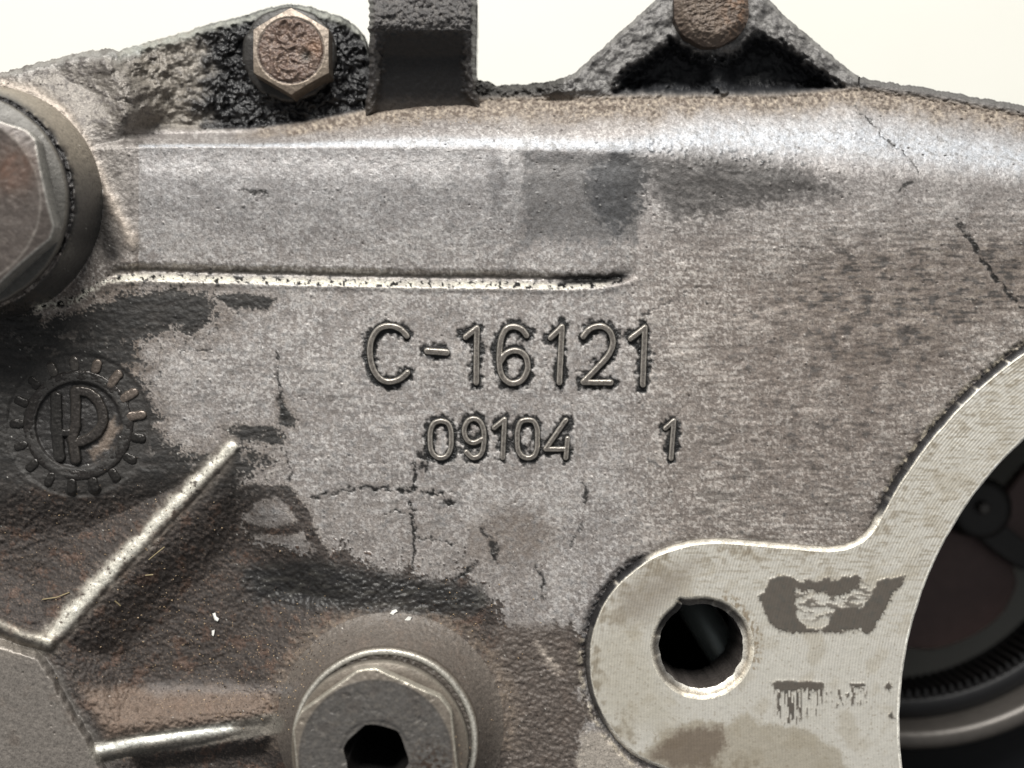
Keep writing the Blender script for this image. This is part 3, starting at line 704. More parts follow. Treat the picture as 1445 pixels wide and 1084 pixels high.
# gasket residue, printed a hair above the metal
RES = [[(1070, 840), (1078, 836), (1084, 818), (1098, 813), (1118, 813), (1124, 830), (1122, 850), (1128, 878), (1140, 886), (1160, 889), (1172, 872), (1180, 856), (1218, 858), (1230, 838), (1238, 820), (1262, 814), (1277, 813), (1274, 824), (1260, 838), (1252, 858), (1226, 896), (1214, 888), (1190, 893), (1100, 892), (1090, 884), (1078, 862)],
       [(1112, 820), (1150, 822), (1162, 816), (1180, 820), (1205, 812), (1215, 818), (1200, 836), (1188, 840), (1168, 836), (1130, 832)],
       [(1087, 966), (1098, 960), (1160, 961), (1166, 972), (1150, 976), (1142, 972), (1120, 976), (1100, 974)],
       [(1195, 963), (1224, 966), (1218, 971), (1200, 970)], [(1248, 968), (1254, 963), (1258, 968), (1256, 974), (1249, 974)], [(1253, 1008), (1260, 1004), (1262, 1013), (1255, 1014)]]
rs_ = np.zeros(X.shape, np.float32)
for i, p in enumerate(RES):
    k = sm(1.2, -1.2, poly_sd(X + 3*m10 + 1.2*m5, Y + 3*fbm(X, Y, 12, 3, 107) + 1.2*m5, p) + (1.5*m5 if i != 1 else 4*m10 + 3*m5 - 1.5))
    rs_ = np.maximum(rs_, k)
strp = sm(.08, .18, fbm(X, Y/9, 4.2, 2, 108) + .06)*sm(1, -3, poly_sd(X, Y, [(1090, 968), (1160, 965), (1168, 985), (1150, 1010), (1110, 1025), (1098, 1012)]) + 6*m10)
strp2 = sm(.22, .32, fbm(X, Y/3, 5, 2, 109))*sm(1, -3, poly_sd(X, Y, [(1165, 975), (1220, 968), (1225, 992), (1180, 1000)]) + 4*m10)
smear = sm(-.02, .16, fbm(X/3, Y, 7, 4, 172))*sm(3, -6, poly_sd(X, Y, [(1118, 818), (1215, 814), (1236, 838), (1214, 862), (1180, 872), (1136, 878), (1122, 850)]) + 4*m10)
rs_ = np.maximum(rs_, np.maximum(strp, np.maximum(strp2*.9, smear*.8)))
FP.mix(rs_, (84, 78, 71), metal=0, rough=.62, bump=.25); FP.mix(rs_*sm(.1, .5, m10)*.4, (72, 72, 68))
fh = FH + 1.1*rs_ + .12*m10
TV = W(X, Y, fh)
flange = mk('machined_flange', TV, fo, M_FLANGE, housing, FP, smooth=True)
# make the sheet face up
n0 = flange.data.polygons[0].normal
if n0.z < 0: flange.data.flip_normals()
def loop_strip(name, loop, offs, parent, mat, cols, metal=.3, rough=.45, bump=.4, inward=1, dirt=None):
    L = np.asarray(loop); n = len(L)
    tng = np.roll(L, -1, 0)-np.roll(L, 1, 0); tng /= np.linalg.norm(tng, axis=1)[:, None]
    nrm = np.stack([tng[:, 1], -tng[:, 0]], -1)
    area_ = 0.5*np.sum(L[:, 0]*np.roll(L[:, 1], -1)-np.roll(L[:, 0], -1)*L[:, 1])
    if area_ < 0: nrm = -nrm
    nrm = nrm*inward
    # offs: list of (offset outwards in px, height); positions are world-space offsets of the top loop
    top = W(L[:, 0], L[:, 1], FH)
    vs_ = []; pt = Paint((len(offs), n), cols[0], metal, rough, bump)
    s = np.arange(n)
    for i, (o_, hh) in enumerate(offs):
        q = top.copy(); jj = (o_*0.12)*fbm(s*1.0, s*0.0+i*3, 6, 3, 7)*(i > 0)*(abs(o_) > 1)
        q[:, 0] += nrm[:, 0]*(o_+jj)*S; q[:, 1] -= nrm[:, 1]*(o_+jj)*S; q[:, 2] = (H0+hh)*S; vs_.append(q)
        pt.c[i] = cols[min(i, len(cols)-1)]
    if dirt is not None:
        dm = dirt(L[:, 0], L[:, 1]); sn = fbm(s*1.0, s*0.0, 5, 3, 23)
        for i in range(1, len(offs)): pt.c[i] += (np.array([44, 43, 44])-pt.c[i])*(dm*sm(-.9, -.3, sn))[:, None]
    pt.mul((1+.18*fbm(np.repeat(s[None, :], len(offs), 0)*1.0, np.arange(len(offs))[:, None]*2.0+0*s[None, :], 5, 3, 17)).astype(np.float32))
    return mk(name, np.concatenate(vs_), gridfaces(len(offs), n, True), mat, parent, pt)
o = loop_strip('flange_rim', lo, [(0, FH), (2.5, FH-1), (5.5, FH-4.5), (7.5, FH-9), (8.5, FH-26)], flange, M_CAST, [(214, 208, 194), (206, 200, 188), (188, 182, 170), (96, 90, 84), (50, 48, 46)], dirt=lambda x, y: np.clip(sm(738, 715, y)*(x > 1150)*(x < 1700) + sm(935, 900, x)*sm(775, 800, y)*(y < 885) + .75*sm(870, 850, x)*(y > 880), 0, 1))
o = loop_strip('bore_chamfer', li, [(0, FH), (1.2, FH-.2), (5.2, FH-3.8), (6.0, FH-6)], flange, M_CAST, [(226, 222, 210), (236, 232, 222), (236, 232, 222), (130, 124, 114)], metal=.05, rough=.36, bump=.2, inward=-1)
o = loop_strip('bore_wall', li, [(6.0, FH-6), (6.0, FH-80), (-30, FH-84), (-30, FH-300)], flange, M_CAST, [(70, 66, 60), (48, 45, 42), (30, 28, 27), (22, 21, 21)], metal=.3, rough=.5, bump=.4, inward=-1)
o = loop_strip('hole_chamfer', lh, [(0, FH), (5, FH-1.5), (6.5, FH-3.5), (13.5, FH-9)], flange, M_CAST, [(216, 210, 196), (206, 196, 178), (170, 160, 144), (220, 216, 206)], metal=.35, rough=.4, bump=.35, inward=-1, dirt=lambda x, y: np.clip(.75*sm(-15, -50, y-HOLE[1]) + .5*sm(-20, -60, x-HOLE[0]), 0, 1))
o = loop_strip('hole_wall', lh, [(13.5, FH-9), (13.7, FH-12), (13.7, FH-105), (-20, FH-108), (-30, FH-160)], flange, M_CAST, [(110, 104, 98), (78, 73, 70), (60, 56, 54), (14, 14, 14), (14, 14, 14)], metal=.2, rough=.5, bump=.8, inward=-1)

# ------------------------------------------------------------------ raised figures
def wall_h(uu, vv):               # height of the wall near a point
    j = np.clip(np.searchsorted(us, uu), 0, nc-1); i = NT + np.clip(((vv-V0)/1.5).astype(int), 0, len(rows)-1)
    return h[i, j]
def relief(name, strokes, hw, top, parent, rgb, dk=(44, 43, 42), res=1.0, seed=0, base=0.0, edge_rgb=None, slope=2.6, crisp=0):
    x0 = min(p[0] for s_ in strokes for p in s_)-hw-6; x1 = max(p[0] for s_ in strokes for p in s_)+hw+6
    y0 = min(p[1] for s_ in strokes for p in s_)-hw-6; y1 = max(p[1] for s_ in strokes for p in s_)+hw+6
    gx, gy = np.meshgrid(np.arange(x0, x1, res), np.arange(y0, y1, res))
    ja = .18 if crisp else .6
    jx = gx + ja*fbm(gx, gy, 9, 2, seed+3); jy = gy + ja*fbm(gx, gy, 9, 2, seed+6)
    d = np.full(gx.shape, 99.0)
    for s_ in strokes: d = np.minimum(d, line_d(jx, jy, s_))
    prof = base + top - (np.clip(d/hw, 0, 1)**3)*0.8 - np.clip(d-hw, 0, 9)*slope + (.15 if crisp else .5)*fbm(gx, gy, 5, 2, seed)*(d < hw)
    hh = np.maximum(prof, base-7)
    V_ = W(gx, gy, hh).reshape(-1, 3); F_ = gridfaces(*gx.shape)
    kp = d.ravel()[F_].min(1) < hw + (top+6)/slope
    pt = Paint(gx.shape, rgb, .45, .36, .2)
    pt.mix(sm(-.1, .5, fbm(gx, gy, 7, 3, seed+9))*.4, tuple(c*.72 for c in rgb))
    er = edge_rgb or (205, 200, 190)
    pt.mix(np.exp(-((d-hw+.2)/.9)**2)*.9, er, metal=.6, rough=.28)  # highlight along the stroke edges, painted into the colour
    pt.mix(sm(hw+.5, hw+1.4, d), dk, metal=0, rough=.4)
    return sub_mesh(name, V_, F_, kp, M_CAST, parent, pt)
for i, e in enumerate(STROKES_BIG): relief(e[0], strokes_of(e), 3.3 if e[0] != 'raised_dash' else 3.8, 7.2, housing, (118, 112, 106), seed=i*11+1, slope=4.2, res=.75, crisp=1)
for i, e in enumerate(STROKES_SMALL): relief(e[0], strokes_of(e), 2.8, 6.6, housing, (118, 112, 106), seed=i*13+200, base=-1.0, slope=4.0, res=.75, crisp=1)

# emblem: cog ring with monogram
emb = empty('cog_emblem'); emb.parent = housing; emb['label'] = 'raised round cog emblem with a monogram in grime'
cogc = (110.5, 600.0)
def pol(r, a): a = math.radians(a); return (cogc[0]+r*math.cos(a), cogc[1]+r*math.sin(a))
relief('emblem_ring', [[pol(70, a) for a in range(0, 361, 8)]], 6.5, 1.2, emb, (52, 49, 47), seed=301, edge_rgb=(58, 55, 53), base=-1.6, slope=1.2)
for k in range(17):
    a = -94 + k*360/17
    c_ = (112, 102, 94) if -75 < a < 10 else ((84, 80, 76) if k in (0, 1, 16) else (48, 46, 44))
    r0 = 74 if -60 < a < 0 else 82
    relief('emblem_tooth', [[pol(r0, a), pol(91, a)]], 5.4, 2.8 if -80 < a < 15 else 2.0, emb, c_, seed=310+k*5, edge_rgb=tuple(c*1.05 for c in c_), base=-2.2, slope=1.3)
DG = (54, 52, 50)
relief('monogram_bar', [[(79, 560), (80, 600), (84, 645)]], 6.5, 5.5, emb, DG, seed=401, base=-6.0, edge_rgb=(66, 64, 62), slope=1.8)
relief('monogram_bar', [[(82, 611), (104, 611)]], 4.5, 4.5, emb, DG, seed=402, base=-6.0, edge_rgb=(62, 60, 58), slope=1.8)
relief('monogram_letter', [[(106, 552), (107, 575), (107, 600), (102, 618), (107, 648)], catmull([(106, 552), (122, 553), (136, 563), (144, 580), (145, 595), (139, 608), (128, 617), (113, 624)], 4)], 5.8, 6.0, emb, (66, 62, 59), seed=403, base=-6.0, edge_rgb=(80, 75, 70), slope=1.8)

# ------------------------------------------------------------------ bolts and plugs (solid turned shapes)
def hexr(th, R, rot):
    a = (th-rot) % (math.pi/3) - math.pi/6
    return R*math.cos(math.pi/6)/np.cos(a)
def head(name, uc, vc, htop, R, height, rot, rc, cslope, parent, paint_fn, disp_fn=None, rin=None, depth=0, corner=0.0, nth=360, nrad=70, mat=None):
    """six-sided head whose top face centre is seen at (uc, vc), height htop; rc = chamfer start radius; rin(theta) = socket"""
    k = (D-htop)/D                    # world px per screen px at that height
    c = W(np.float64(uc), np.float64(vc), htop)
    th = np.linspace(0, 2*math.pi, nth, endpoint=False)
    ro = hexr(th, R, rot); ro = np.minimum(ro, R*(1-corner))
    ri = np.zeros(nth)+0.01 if rin is None else rin(th)
    f = np.linspace(0, 1, nrad)
    r = ri[None, :] + (ro-ri)[None, :]*f[:, None]; TH = np.repeat(th[None, :], nrad, 0)
    X = r*np.cos(TH); Y = r*np.sin(TH)          # screen oriented (Y down)
    z = -np.maximum(r-rc, 0)*cslope
    if disp_fn is not None: z = z + disp_fn(X, Y, r)
    pt = paint_fn(X, Y, r, ro[None, :]-r)
    lay = []
    lo_r = r[-1]*1.006
    for zz, rm in ((-1.5, 1.004), (-height*.4, 1.006), (-height, 1.006)): lay.append((r[-1]*rm, z[-1]+zz if zz != -height else np.full(nth, -height)))
    Xs = [X]; Ys = [Y]; Zs = [z]; side = Paint((3, nth), (92, 82, 74), .3, .5, .8)
    for rr_, zz in lay: Xs.append((rr_*np.cos(th))[None]); Ys.append((rr_*np.sin(th))[None]); Zs.append(zz[None])
    if rin is not None:
        inn = [(ri*.985, -2.5), (ri*.97, -depth), (ri*0+0.01, -depth)]
        Xs = [(a*np.cos(th))[None] for a, b in inn[::-1]] + Xs; Ys = [(a*np.sin(th))[None] for a, b in inn[::-1]] + Ys; Zs = [np.full((1, nth), float(b)) for a, b in inn[::-1]] + Zs
    X_ = np.concatenate(Xs); Y_ = np.concatenate(Ys); Z_ = np.concatenate(Zs)
    full = Paint(X_.shape, (92, 82, 74), .3, .5, .8); o0 = 3 if rin is not None else 0
    full.c[o0:o0+nrad] = pt.c; full.m[o0:o0+nrad] = pt.m; full.r[o0:o0+nrad] = pt.r; full.b[o0:o0+nrad] = pt.b
    full.c[o0+nrad:] = pt.c[-1][None]*.8
    if rin is not None: full.c[:2] = (10, 10, 11); full.c[2] = (20, 17, 15); full.m[:2] = 0; full.r[:2] = .9
    Vh = np.stack([c[0]+X_*k*S, c[1]-Y_*k*S, c[2]+Z_*S], -1).reshape(-1, 3)
    return mk(name, Vh, gridfaces(*X_.shape, True)[:, ::-1], mat or M_STEEL, parent, full)
def disc_part(name, uc, vc, htop, prof, parent, rgb, mat=None, metal=.3, rough=.45, nth=240, seed=0, wob=0.0):
    """turned ring: prof = list of (radius in screen px at htop, height relative to htop)"""
    k = (D-htop)/D; c = W(np.float64(uc), np.float64(vc), htop); th = np.linspace(0, 2*math.pi, nth, endpoint=False)
    R_ = np.array([p[0] for p in prof])[:, None] + wob*fbm(np.cos(th)*40, np.sin(th)*40, 12, 3, seed)[None]; Z_ = np.array([p[1] for p in prof])[:, None] + 0*th[None]
    pt = Paint(Z_.shape, rgb[0], metal, rough, .5)
    for i in range(len(prof)): pt.c[i] = rgb[min(i, len(rgb)-1)]
    Vh = np.stack([c[0]+R_*np.cos(th)*k*S, c[1]-R_*np.sin(th)*k*S, c[2]+Z_*S], -1).reshape(-1, 3)
    return mk(name, Vh, gridfaces(*Z_.shape, True), mat or M_STEEL, parent, pt)
def holder(name, label):
    e = empty(name); e.parent = housing; e['label'] = label; return e

# top left bolt
b1 = holder('hex_bolt', 'rust-brown hex bolt head in black grease')
MARK = [[(-17, -34), (-12, -41), (-6, -43), (-1, -38)], [(-17, -34), (-19, -22), (-16, -14), (-8, -10)], [(4, -32), (10, -39), (16, -38), (19, -32), (17, -24), (10, -22)], [(-12, -6), (-6, -2), (3, -4), (10, -10)],
        [(-10, 3), (-16, 6), (-21, 15), (-21, 26), (-16, 33)], [(-14, 24), (-6, 28), (4, 27), (12, 31)], [(11, 32), (5, 39), (-3, 41), (-8, 38)], [(18, -6), (24, 0), (20, 8)], [(3, 14), (11, 16)], [(-2, -24), (4, -14)]]
MARK = [catmull(m, 4) for m in MARK]
def b1_disp(X, Y, r):
    d = np.full(X.shape, 99.0)
    for m in MARK: d = np.minimum(d, line_d(X, Y, m))
    pit_ = np.exp(-(np.hypot(X-22, Y-8)/7)**2)
    return (2.8*np.exp(-(d/2.6)**2) + 1.3*fbm(X, Y, 9, 4, 61) + .5*pn(X/3, Y/3, 62) - 4*pit_ - 1.6*sm(-.1, .5, fbm(X, Y, 22, 2, 64)))*(r < 45) - 1.8*np.exp(-((r-46)/1.8)**2) + .35*fbm(X, Y, 6, 3, 63)
def b1_paint(X, Y, r, eo):
    p = Paint(X.shape, (98, 83, 75), .15, .5, .7); n = fbm(X, Y, 12, 4, 65); n2_ = pn(X/4, Y/4, 66)
    p.mix(sm(.0, .5, n)*.6, (92, 72, 62)); p.mix(sm(.1, .5, -n+.2*n2_)*.5, (112, 92, 80)); p.mix(np.exp(-(np.hypot(X-34, Y+4)/14)**2)*.5, (122, 86, 60))
    p.mix(np.exp(-(np.hypot(X-22, Y-8)/8)**2)*.8, (60, 58, 54)); p.mix(sm(.15, .6, n2_)*.3, (176, 152, 130))
    rim = sm(45.5, 47, r); p.mix(rim, (150, 138, 126), metal=.4, rough=.45, bump=.6); p.mix(rim*sm(0, 30, Y)*.45, (112, 100, 86)); p.mix(rim*sm(.1, .5, n)*.4, (108, 96, 86))
    p.mix(np.exp(-((r-46)/1.6)**2)*.6, (56, 46, 40))
    return p
rot1 = math.radians(30)
head('hex_head', 410, 71, -36, 61.5, 46, rot1, 46, .30, b1, b1_paint, b1_disp)
disc_part('washer', 408, 76, -72, [(0.1, 2), (62, 2), (66, 0), (67, -12)], b1, [(40, 38, 38), (46, 44, 42), (60, 58, 56), (40, 40, 40)], wob=2.0, seed=5, rough=.4)
# top right bolt, worn round
b2 = holder('hex_bolt', 'worn round rusty bolt head cut by top edge of photo')
def b2_disp(X, Y, r): return 1.8*fbm(X, Y, 12, 4, 71) + .9*pn(X/4, Y/4, 72) + 1.6*ridged(X*.5, Y, 9, 2, 74) - 5*sm(34, 56, r)**2
def b2_paint(X, Y, r, eo):
    p = Paint(X.shape, (98, 86, 76), .1, .6, .8); n = fbm(X, Y, 12, 4, 75); p.mix(sm(0, .5, n)*.6, (78, 66, 58)); p.mix(sm(-5, 40, X)*.4*sm(.3, -.3, n), (140, 102, 76)); p.mix(sm(42, 54, r)*.75, (86, 74, 66)); return p
head('hex_head', 1006, 8, -22, 61, 30, math.radians(28), 38, .5, b2, b2_paint, b2_disp, corner=.11)
# left plug
b3 = holder('hex_plug', 'big smooth brown-grey hex plug cut by left edge of photo')
def b3_disp(X, Y, r): return .7*fbm(X, Y, 40, 4, 81) + .35*fbm(X, Y, 8, 3, 82)
def b3_paint(X, Y, r, eo):
    p = Paint(X.shape, (80, 73, 69), .25, .42, .35); n = fbm(X, Y, 40, 4, 83); p.mix(sm(0, .5, n)*.5, (70, 64, 60)); p.mix(np.exp(-(np.hypot(X-78, Y+45)/30)**2)*.5*(1+n), (116, 82, 66)); p.mix(sm(0, .5, fbm(X, Y, 11, 3, 84))*.3, (112, 104, 98))
    p.mix(np.exp(-((r-121)/1.4)**2)*.4, (170, 166, 158)); p.mix(sm(2.8, .8, eo)*.9, (176, 174, 168), metal=.6, rough=.3); return p
head('hex_head', -64, 284, 128, 147, 40, math.radians(18), 122, .28, b3, b3_paint, b3_disp, corner=.035, nth=540)
disc_part('washer', -58, 284, 96, [(100, 4), (151, 4), (153, 2), (154, -6)], b3, [(72, 70, 68), (84, 82, 78), (110, 106, 100), (50, 48, 46)], nth=400, wob=1.2, seed=9)
# bottom plug with a socket
b4 = holder('socket_plug', 'grey hex plug with dark socket hole, cut by bottom edge of photo')
def b4_disp(X, Y, r): return .7*fbm(X, Y, 40, 4, 91) + .5*fbm(X, Y, 9, 3, 92) - .7*sm(.35, .7, fbm(X, Y, 19, 3, 95)) - 1.5*sm(54, 48, r)
def b4_paint(X, Y, r, eo):
    p = Paint(X.shape, (90, 87, 84), .25, .45, .5); n = fbm(X, Y, 36, 4, 93); p.mix(sm(0, .5, n)*.4, (80, 74, 70)); p.mix(sm(.1, .5, fbm(X, Y, 8, 3, 94))*.35, (120, 114, 106))
    p.mix(sm(107, 110, r)*.75, (122, 113, 102)); p.mix(np.exp(-((r-107)/1.5)**2)*.4, (70, 66, 62)); p.mix(sm(2.6, .8, eo)*.95, (196, 190, 176), metal=.6, rough=.3)
    p.mix(np.exp(-(np.hypot(X-78, Y-12)/26)**2)*sm(-.1, .3, fbm(X, Y, 7, 3, 96)), (60, 48, 40)); return p
def sock(th): 
    a = ((th-.2) % (math.pi/3)) - math.pi/6
    return 46.5*(.6+.4*np.cos(math.pi/6)/np.cos(a)) + 1.2*np.cos((th-.3)*6)+ .8*np.cos(th*5)
head('hex_head', 530, 1068, 106, 130, 40, math.radians(24), 108, .22, b4, b4_paint, b4_disp, rin=sock, depth=150, corner=.055, nth=720)
disc_part('collar', 537, 1056, 76, [(104, 12), (122, 11), (124, 9), (125, -6)], b4, [(94, 86, 78), (112, 104, 94), (130, 124, 114), (60, 54, 50)], nth=400, wob=.6)
disc_part('boss_rim', 543, 1047, 66, [(118, -8), (121, -1), (124, 1.6), (128, 2), (131, .5), (133, -5), (134, -16)], housing, [(30, 28, 26), (60, 56, 52), (176, 172, 162), (206, 202, 192), (150, 144, 134), (110, 102, 94)], mat=M_CAST, metal=.5, rough=.34, nth=400, wob=.5, seed=3)
disc_part('socket_floor', 533, 1070, -40, [(0.1, 0), (24, 0), (25, 6), (60, 8)], b4, [(4, 4, 6), (5, 5, 6), (14, 12, 11), (12, 10, 9)], rough=.9)

# ------------------------------------------------------------------ inside the bore
M_DARK = plain('oily_dark_steel', (44, 42, 40), .2, .45, 400, .4, .0003)
M_BROWN = plain('brown_friction_plate', (96, 76, 72), .05, .5, 350, .4, .0003)
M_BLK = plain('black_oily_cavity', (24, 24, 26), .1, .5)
M_TOOTH = plain('dark_gear_steel', (40, 39, 39), .3, .4)
M_RING = plain('turned_dark_steel', (92, 88, 84), .4, .38, 500, .2, .0002)
M_ROD = plain('dark_oiled_rod', (128, 136, 134), .4, .4, 300, .2, .0002)
def prism(name, pts, hb_, ht_, mat, parent=None, bev=3.0):
    pts = catmull(pts, 5, True); L = np.array(pts); n = len(L)
    area_ = 0.5*np.sum(L[:, 0]*np.roll(L[:, 1], -1)-np.roll(L[:, 0], -1)*L[:, 1])
    if area_ > 0: L = L[::-1]
    cen_ = L.mean(0); top = W(L[:, 0], L[:, 1], ht_)
    cw = W(np.float64(cen_[0]), np.float64(cen_[1]), ht_)
    inn = cw + (top-cw)*(1-bev/np.linalg.norm(L-cen_, axis=1).mean()); inn[:, 2] = ht_*S + H0*S
    a = top.copy(); a[:, 2] -= bev*S; b = top.copy(); b[:, 2] = (H0+hb_)*S
    me = bpy.data.meshes.new(name); vs_ = np.concatenate([inn, a, b])
    fs = [list(range(n))] + [[i, n+i, n+(i+1) % n, (i+1) % n] for i in range(n)] + [[n+i, 2*n+i, 2*n+(i+1) % n, n+(i+1) % n] for i in range(n)]
    me.from_pydata(vs_.tolist(), [], fs); me.materials.append(mat); me.update()
    o = bpy.data.objects.new(name, me); col_main.objects.link(o)
    if parent is not None: o.parent = parent
    return o
def turned(name, uc, vc, h_, prof, mat, parent, nth=200):
    k = (D-h_)/D; c = W(np.float64(uc), np.float64(vc), h_); th = np.linspace(0, 2*math.pi, nth, endpoint=False)
    R_ = np.array([p[0] for p in prof])[:, None] + 0*th[None]; Z_ = np.array([p[1] for p in prof])[:, None] + 0*th[None]
    Vh = np.stack([c[0]+R_*np.cos(th)*k*S, c[1]-R_*np.sin(th)*k*S, c[2]+Z_*S], -1).reshape(-1, 3)
    return mk(name, Vh, gridfaces(*Z_.shape, True), mat, parent)
carrier = tag(empty('clutch_carrier'), 'brown clutch plate with dark bolted arm deep inside the round bore', 'clutch plate')
prism('friction_plate', [(1150, 700), (1360, 720), (1430, 800), (1425, 850), (1390, 888), (1330, 915), (1280, 915), (1200, 900)], -470, -440, M_BROWN, carrier)
prism('friction_plate', [(1402, 742), (1425, 690), (1480, 640), (1600, 620), (1640, 760), (1520, 830), (1440, 800), (1405, 770)], -470, -440, M_BROWN, carrier)
arm = prism('arm', [(1300, 700), (1338, 678), (1370, 700), (1425, 745), (1475, 790), (1465, 812), (1420, 790), (1360, 745), (1310, 735)], -450, -405, M_DARK, carrier, 6)
turned('arm_boss', 1388, 718, -360, [(.1, 0), (30, 0), (38, -3), (44, -10), (46, -60)], M_DARK, carrier, 80)
turned('bolt_head', 1391, 717, -345, [(.1, 0), (6, -1), (9, -3.5), (10, -20)], M_RING, carrier, 32)
ring = tag(empty('internal_ring_gear'), 'dark toothed ring gear with turned rim at bottom of the round bore', 'ring gear')
RC = (1290.0, 690.0); RH = -300
turned('turned_rim', RC[0], RC[1], RH, [(338, -60), (342, -14), (346, -2), (354, 0), (366, -2), (370, -8), (371, -70)], M_RING, ring, 360)
turned('gear_body', RC[0], RC[1], RH, [(306, -160), (306, -50), (312, -44), (330, -44), (338, -52)], M_BLK, ring, 360)
kk = (D-RH)/D; rcw = W(np.float64(RC[0]), np.float64(RC[1]), RH)
bx = np.array([[-.5, -.5, 0], [.5, -.5, 0], [.5, .5, 0], [-.5, .5, 0], [-.22, -.5, 1], [.22, -.5, 1], [.22, .5, 1], [-.22, .5, 1]])
tooth_me = bpy.data.meshes.new('gear_tooth')
tv = bx[:, [0, 1, 2]].copy(); tv = np.stack([tv[:, 0]*9, -tv[:, 2]*12, tv[:, 1]*70], -1)*S*kk
tooth_me.from_pydata(tv.tolist(), [], [[0, 3, 2, 1], [4, 5, 6, 7], [0, 1, 5, 4], [1, 2, 6, 5], [2, 3, 7, 6], [3, 0, 4, 7]]); tooth_me.materials.append(M_TOOTH); tooth_me.update()
NTH = 150; rest_v = []; rest_f = []
for i in range(NTH):
    a = 2*math.pi*i/NTH; A_ = math.degrees(a)
    p = Vector((rcw[0]+306*kk*S*math.cos(a), rcw[1]-306*kk*S*math.sin(a), rcw[2]-85*S)); mt = Matrix.Translation(p) @ Matrix.Rotation(-a + math.pi/2 + math.pi, 4, 'Z')
    if 50 < A_ < 100:
        o = bpy.data.objects.new('gear_tooth', tooth_me); col_main.objects.link(o); o.parent = ring; o.matrix_local = mt
    else:
        b0 = len(rest_v); rest_v += [tuple(mt @ Vector(q)) for q in tv]; rest_f += [[b0+j for j in f] for f in ([0, 3, 2, 1], [4, 5, 6, 7], [0, 1, 5, 4], [1, 2, 6, 5], [2, 3, 7, 6], [3, 0, 4, 7])]
me = bpy.data.meshes.new('hidden_teeth'); me.from_pydata(rest_v, [], rest_f); me.materials.append(M_TOOTH); o = bpy.data.objects.new('gear_teeth', me); col_main.objects.link(o); o.parent = ring; o['kind'] = 'stuff'
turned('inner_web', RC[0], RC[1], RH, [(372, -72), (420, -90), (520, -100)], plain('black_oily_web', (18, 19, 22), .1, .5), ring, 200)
# rod behind the bolt hole
rod = turned('shift_rod', 0, 0, 0, [(.1, 160), (24, 160), (27, 155), (27, -160), (.1, -160)], M_ROD, None, 48)
rw = W(np.float64(1018), np.float64(915), -150.0); rod.location = rw; rod.rotation_euler = (math.radians(90), 0, math.radians(32))
for v_ in rod.data.vertices: v_.co.z -= (H0*S - 0)
rod.data.transform(Matrix.Translation((CX*S*1.0, -CY*S, 0)))
tag(rod, 'dark steel rod seen through the small bolt hole', 'rod')

# ------------------------------------------------------------------ loose bits
rnd = random.Random(4)
M_GRIT = plain('pale_grit', (168, 146, 118), .05, .5, 900, .3); M_WHITE = plain('white_fleck', (238, 238, 232), 0, .5, 900, .2); M_STRAW = plain('straw_fibre', (150, 136, 104), 0, .7, 900, .2)
def top_h(x, y):
    if y >= V0: i = NT + int((min(y, 1100)-V0)/1.5)
    else:
        yy = float(np.interp(x, us, yt)); i = int((y-yy)/(V0-yy)*NT)
    j = int(np.searchsorted(us, x)); return float(h[max(0, min(i, nr-1)), max(0, min(j, nc-1))])
gv, gf = [], []; dv, df = [], []
def grain(x, y, s_, hh, gv=None, gf=None):
    if gv is None: gv, gf = (dv, df) if rnd.random() < .62 else (globals()['gv'], globals()['gf'])
    c = W(np.float64(x), np.float64(y), hh); b0 = len(gv)
    for k in range(4): a = k*math.pi/2 + rnd.random(); gv.append((c[0]+math.cos(a)*s_*S*rnd.uniform(.6, 1.3), c[1]+math.sin(a)*s_*S*rnd.uniform(.6, 1.3), c[2]-s_*.2*S + rnd.uniform(-.3, .3)*s_*S))
    gv.append((c[0], c[1], c[2]+s_*.7*S)); gv.append((c[0], c[1], c[2]-s_*.9*S))
    for k in range(4): gf.append((b0+k, b0+(k+1) % 4, b0+4)); gf.append((b0+(k+1) % 4, b0+k, b0+5))
for cx_, cy_, sx_, sy_, n_ in ((290, 900, 150, 80, 900), (330, 985, 110, 30, 350), (430, 920, 40, 60, 200), (640, 860, 90, 40, 160), (130, 770, 130, 70, 260), (700, 960, 60, 60, 90), (640, 1065, 18, 14, 40), (250, 740, 140, 80, 60), (600, 170, 120, 12, 90), (150, 700, 120, 60, 50)):
    for _ in range(n_):
        x = rnd.gauss(cx_, sx_*.6); y = rnd.gauss(cy_, sy_*.6)
        if not (0 < x < 830 and 145 < y < 1080): continue
        hh = top_h(x, y)
        if abs(x-640) < 30 and abs(y-1065) < 25 : hh = 104
        elif math.hypot(x-543, y-1047) < 134: continue
        grain(x, y, rnd.choice((.7, .9, 1.1, 1.5)), hh)
me = bpy.data.meshes.new('grit'); me.from_pydata(gv, [], gf); me.materials.append(M_GRIT); o = bpy.data.objects.new('grit', me); col_main.objects.link(o)
tag(o, 'pale sandy grit caught in the greasy pockets of the casting', 'grit', kind='stuff')
me = bpy.data.meshes.new('dirt_grains'); me.from_pydata(dv, [], df); me.materials.append(plain('dark_dirt', (62, 52, 46), 0, .7, 900, .3)); o = bpy.data.objects.new('dirt_grains', me); col_main.objects.link(o)
tag(o, 'dark brown dirt grains strewn over the greasy pockets', 'dirt', kind='stuff')
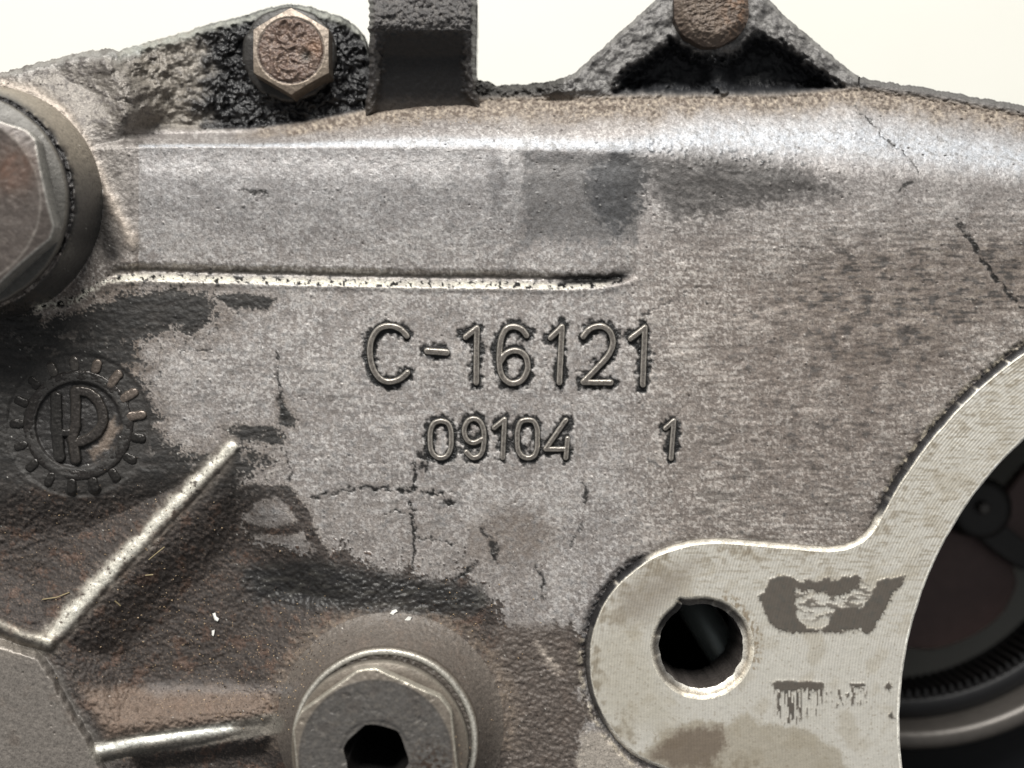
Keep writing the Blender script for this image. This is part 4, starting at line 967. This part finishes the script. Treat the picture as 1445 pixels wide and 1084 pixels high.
def flake(pts, x, y, label, lift=1.5):
    hh = top_h(x, y) + lift; n = len(pts)
    vs_ = [tuple(W(np.float64(x+a), np.float64(y+b), hh + rnd.uniform(0, 1.5))) for a, b in pts] + [tuple(W(np.float64(x+a*1.05), np.float64(y+b*1.05), hh-3)) for a, b in pts]
    me = bpy.data.meshes.new('paint_flake'); me.from_pydata(vs_, [], [list(range(n))[::-1], list(range(n, 2*n))] + [[i, (i+1) % n, n+(i+1) % n, n+i] for i in range(n)]); me.materials.append(M_WHITE)
    o = bpy.data.objects.new('paint_flake', me); col_main.objects.link(o); tag(o, label, 'flake', 'white flakes on the dirty casting')
flake([(-4, -6), (0, -7), (1, -2), (5, 1), (3, 5), (-1, 3)], 304, 872, 'white flake in dark pocket right of diagonal rib, upper of two')
flake([(-2, -3), (2, -4), (1, 2), (0, 5), (-2, 3)], 301, 893, 'smaller white flake in dark pocket, just below the other', 1.5)
flake([(-6, 2), (-2, -3), (3, -4), (5, -1), (1, 1), (-1, 4)], 556, 864, 'white flake above the bottom plug, left of two')
flake([(-5, 2), (0, -3), (5, -2), (3, 2), (-1, 4)], 576, 873, 'pale flake above the bottom plug, right of two')
def fibre(pts, r, label, lift=3):
    P3 = [Vector(W(np.float64(x), np.float64(y), top_h(x, y)+l)) for x, y, l in pts]
    vs_, fs = [], []
    for i, p in enumerate(P3):
        d = (P3[min(i+1, len(P3)-1)]-P3[max(i-1, 0)]).normalized(); s1_ = d.cross(Vector((0, 0, 1))).normalized(); s2_ = d.cross(s1_)
        for k in range(5):
            a = k*2*math.pi/5; vs_.append(tuple(p + (s1_*math.cos(a)+s2_*math.sin(a))*r*S))
    for i in range(len(P3)-1):
        for k in range(5): fs.append([i*5+k, i*5+(k+1) % 5, (i+1)*5+(k+1) % 5, (i+1)*5+k])
    me = bpy.data.meshes.new('straw_fibre'); me.from_pydata(vs_, [], fs); me.materials.append(M_STRAW); o = bpy.data.objects.new('straw_fibre', me); col_main.objects.link(o)
    tag(o, label, 'fibre', 'thin fibres stuck in the dirt')
fibre([(632, 108, 16), (638, 120, 14), (641, 133, 10), (640, 142, 8)], .9, 'thin straw fibre leaning against foot of the dark post')
fibre([(645, 92, 26), (643, 112, 20), (641, 132, 12)], .7, 'upright hair-thin fibre beside the dark post foot')
fibre([(60, 846, 3), (80, 843, 4), (98, 836, 3)], .9, 'pale fibre lying left of the diagonal rib')
fibre([(205, 812, 4), (216, 811, 5)], 1.0, 'short straw bit right of the diagonal rib, upper one')
fibre([(162, 848, 4), (170, 855, 5)], 1.0, 'short straw bit right of the diagonal rib, lower one')
fibre([(210, 790, 3), (222, 780, 6), (232, 772, 4)], .8, 'slanting straw bit touching underside of the diagonal rib')

# ------------------------------------------------------------------ table
m, nt, b = base_nodes('cream_table'); b.inputs['Base Color'].default_value = (0.80, 0.79, 0.70, 1); b.inputs['Roughness'].default_value = .55
tc = N(nt, 'ShaderNodeTexCoord'); n1 = N(nt, 'ShaderNodeTexNoise'); n1.inputs['Scale'].default_value = 40; nt.links.new(tc.outputs['Object'], n1.inputs['Vector'])
mx = N(nt, 'ShaderNodeMix', data_type='RGBA'); mx.inputs[6].default_value = (0.725, 0.725, 0.675, 1); mx.inputs[7].default_value = (0.70, 0.70, 0.645, 1); nt.links.new(n1.outputs[0], mx.inputs[0]); nt.links.new(mx.outputs[2], b.inputs['Base Color'])
me = bpy.data.meshes.new('table_top'); me.from_pydata([(-1.5, -1, 0), (1.5, -1, 0), (1.5, 1.2, 0), (-1.5, 1.2, 0), (-1.5, -1, -.03), (1.5, -1, -.03), (1.5, 1.2, -.03), (-1.5, 1.2, -.03)], [], [[0, 1, 2, 3], [7, 6, 5, 4], [0, 4, 5, 1], [1, 5, 6, 2], [2, 6, 7, 3], [3, 7, 4, 0]])
me.materials.append(m); o = bpy.data.objects.new('table_surface', me); col_main.objects.link(o); tag(o, 'plain cream table surface behind the casting', None, kind='structure')
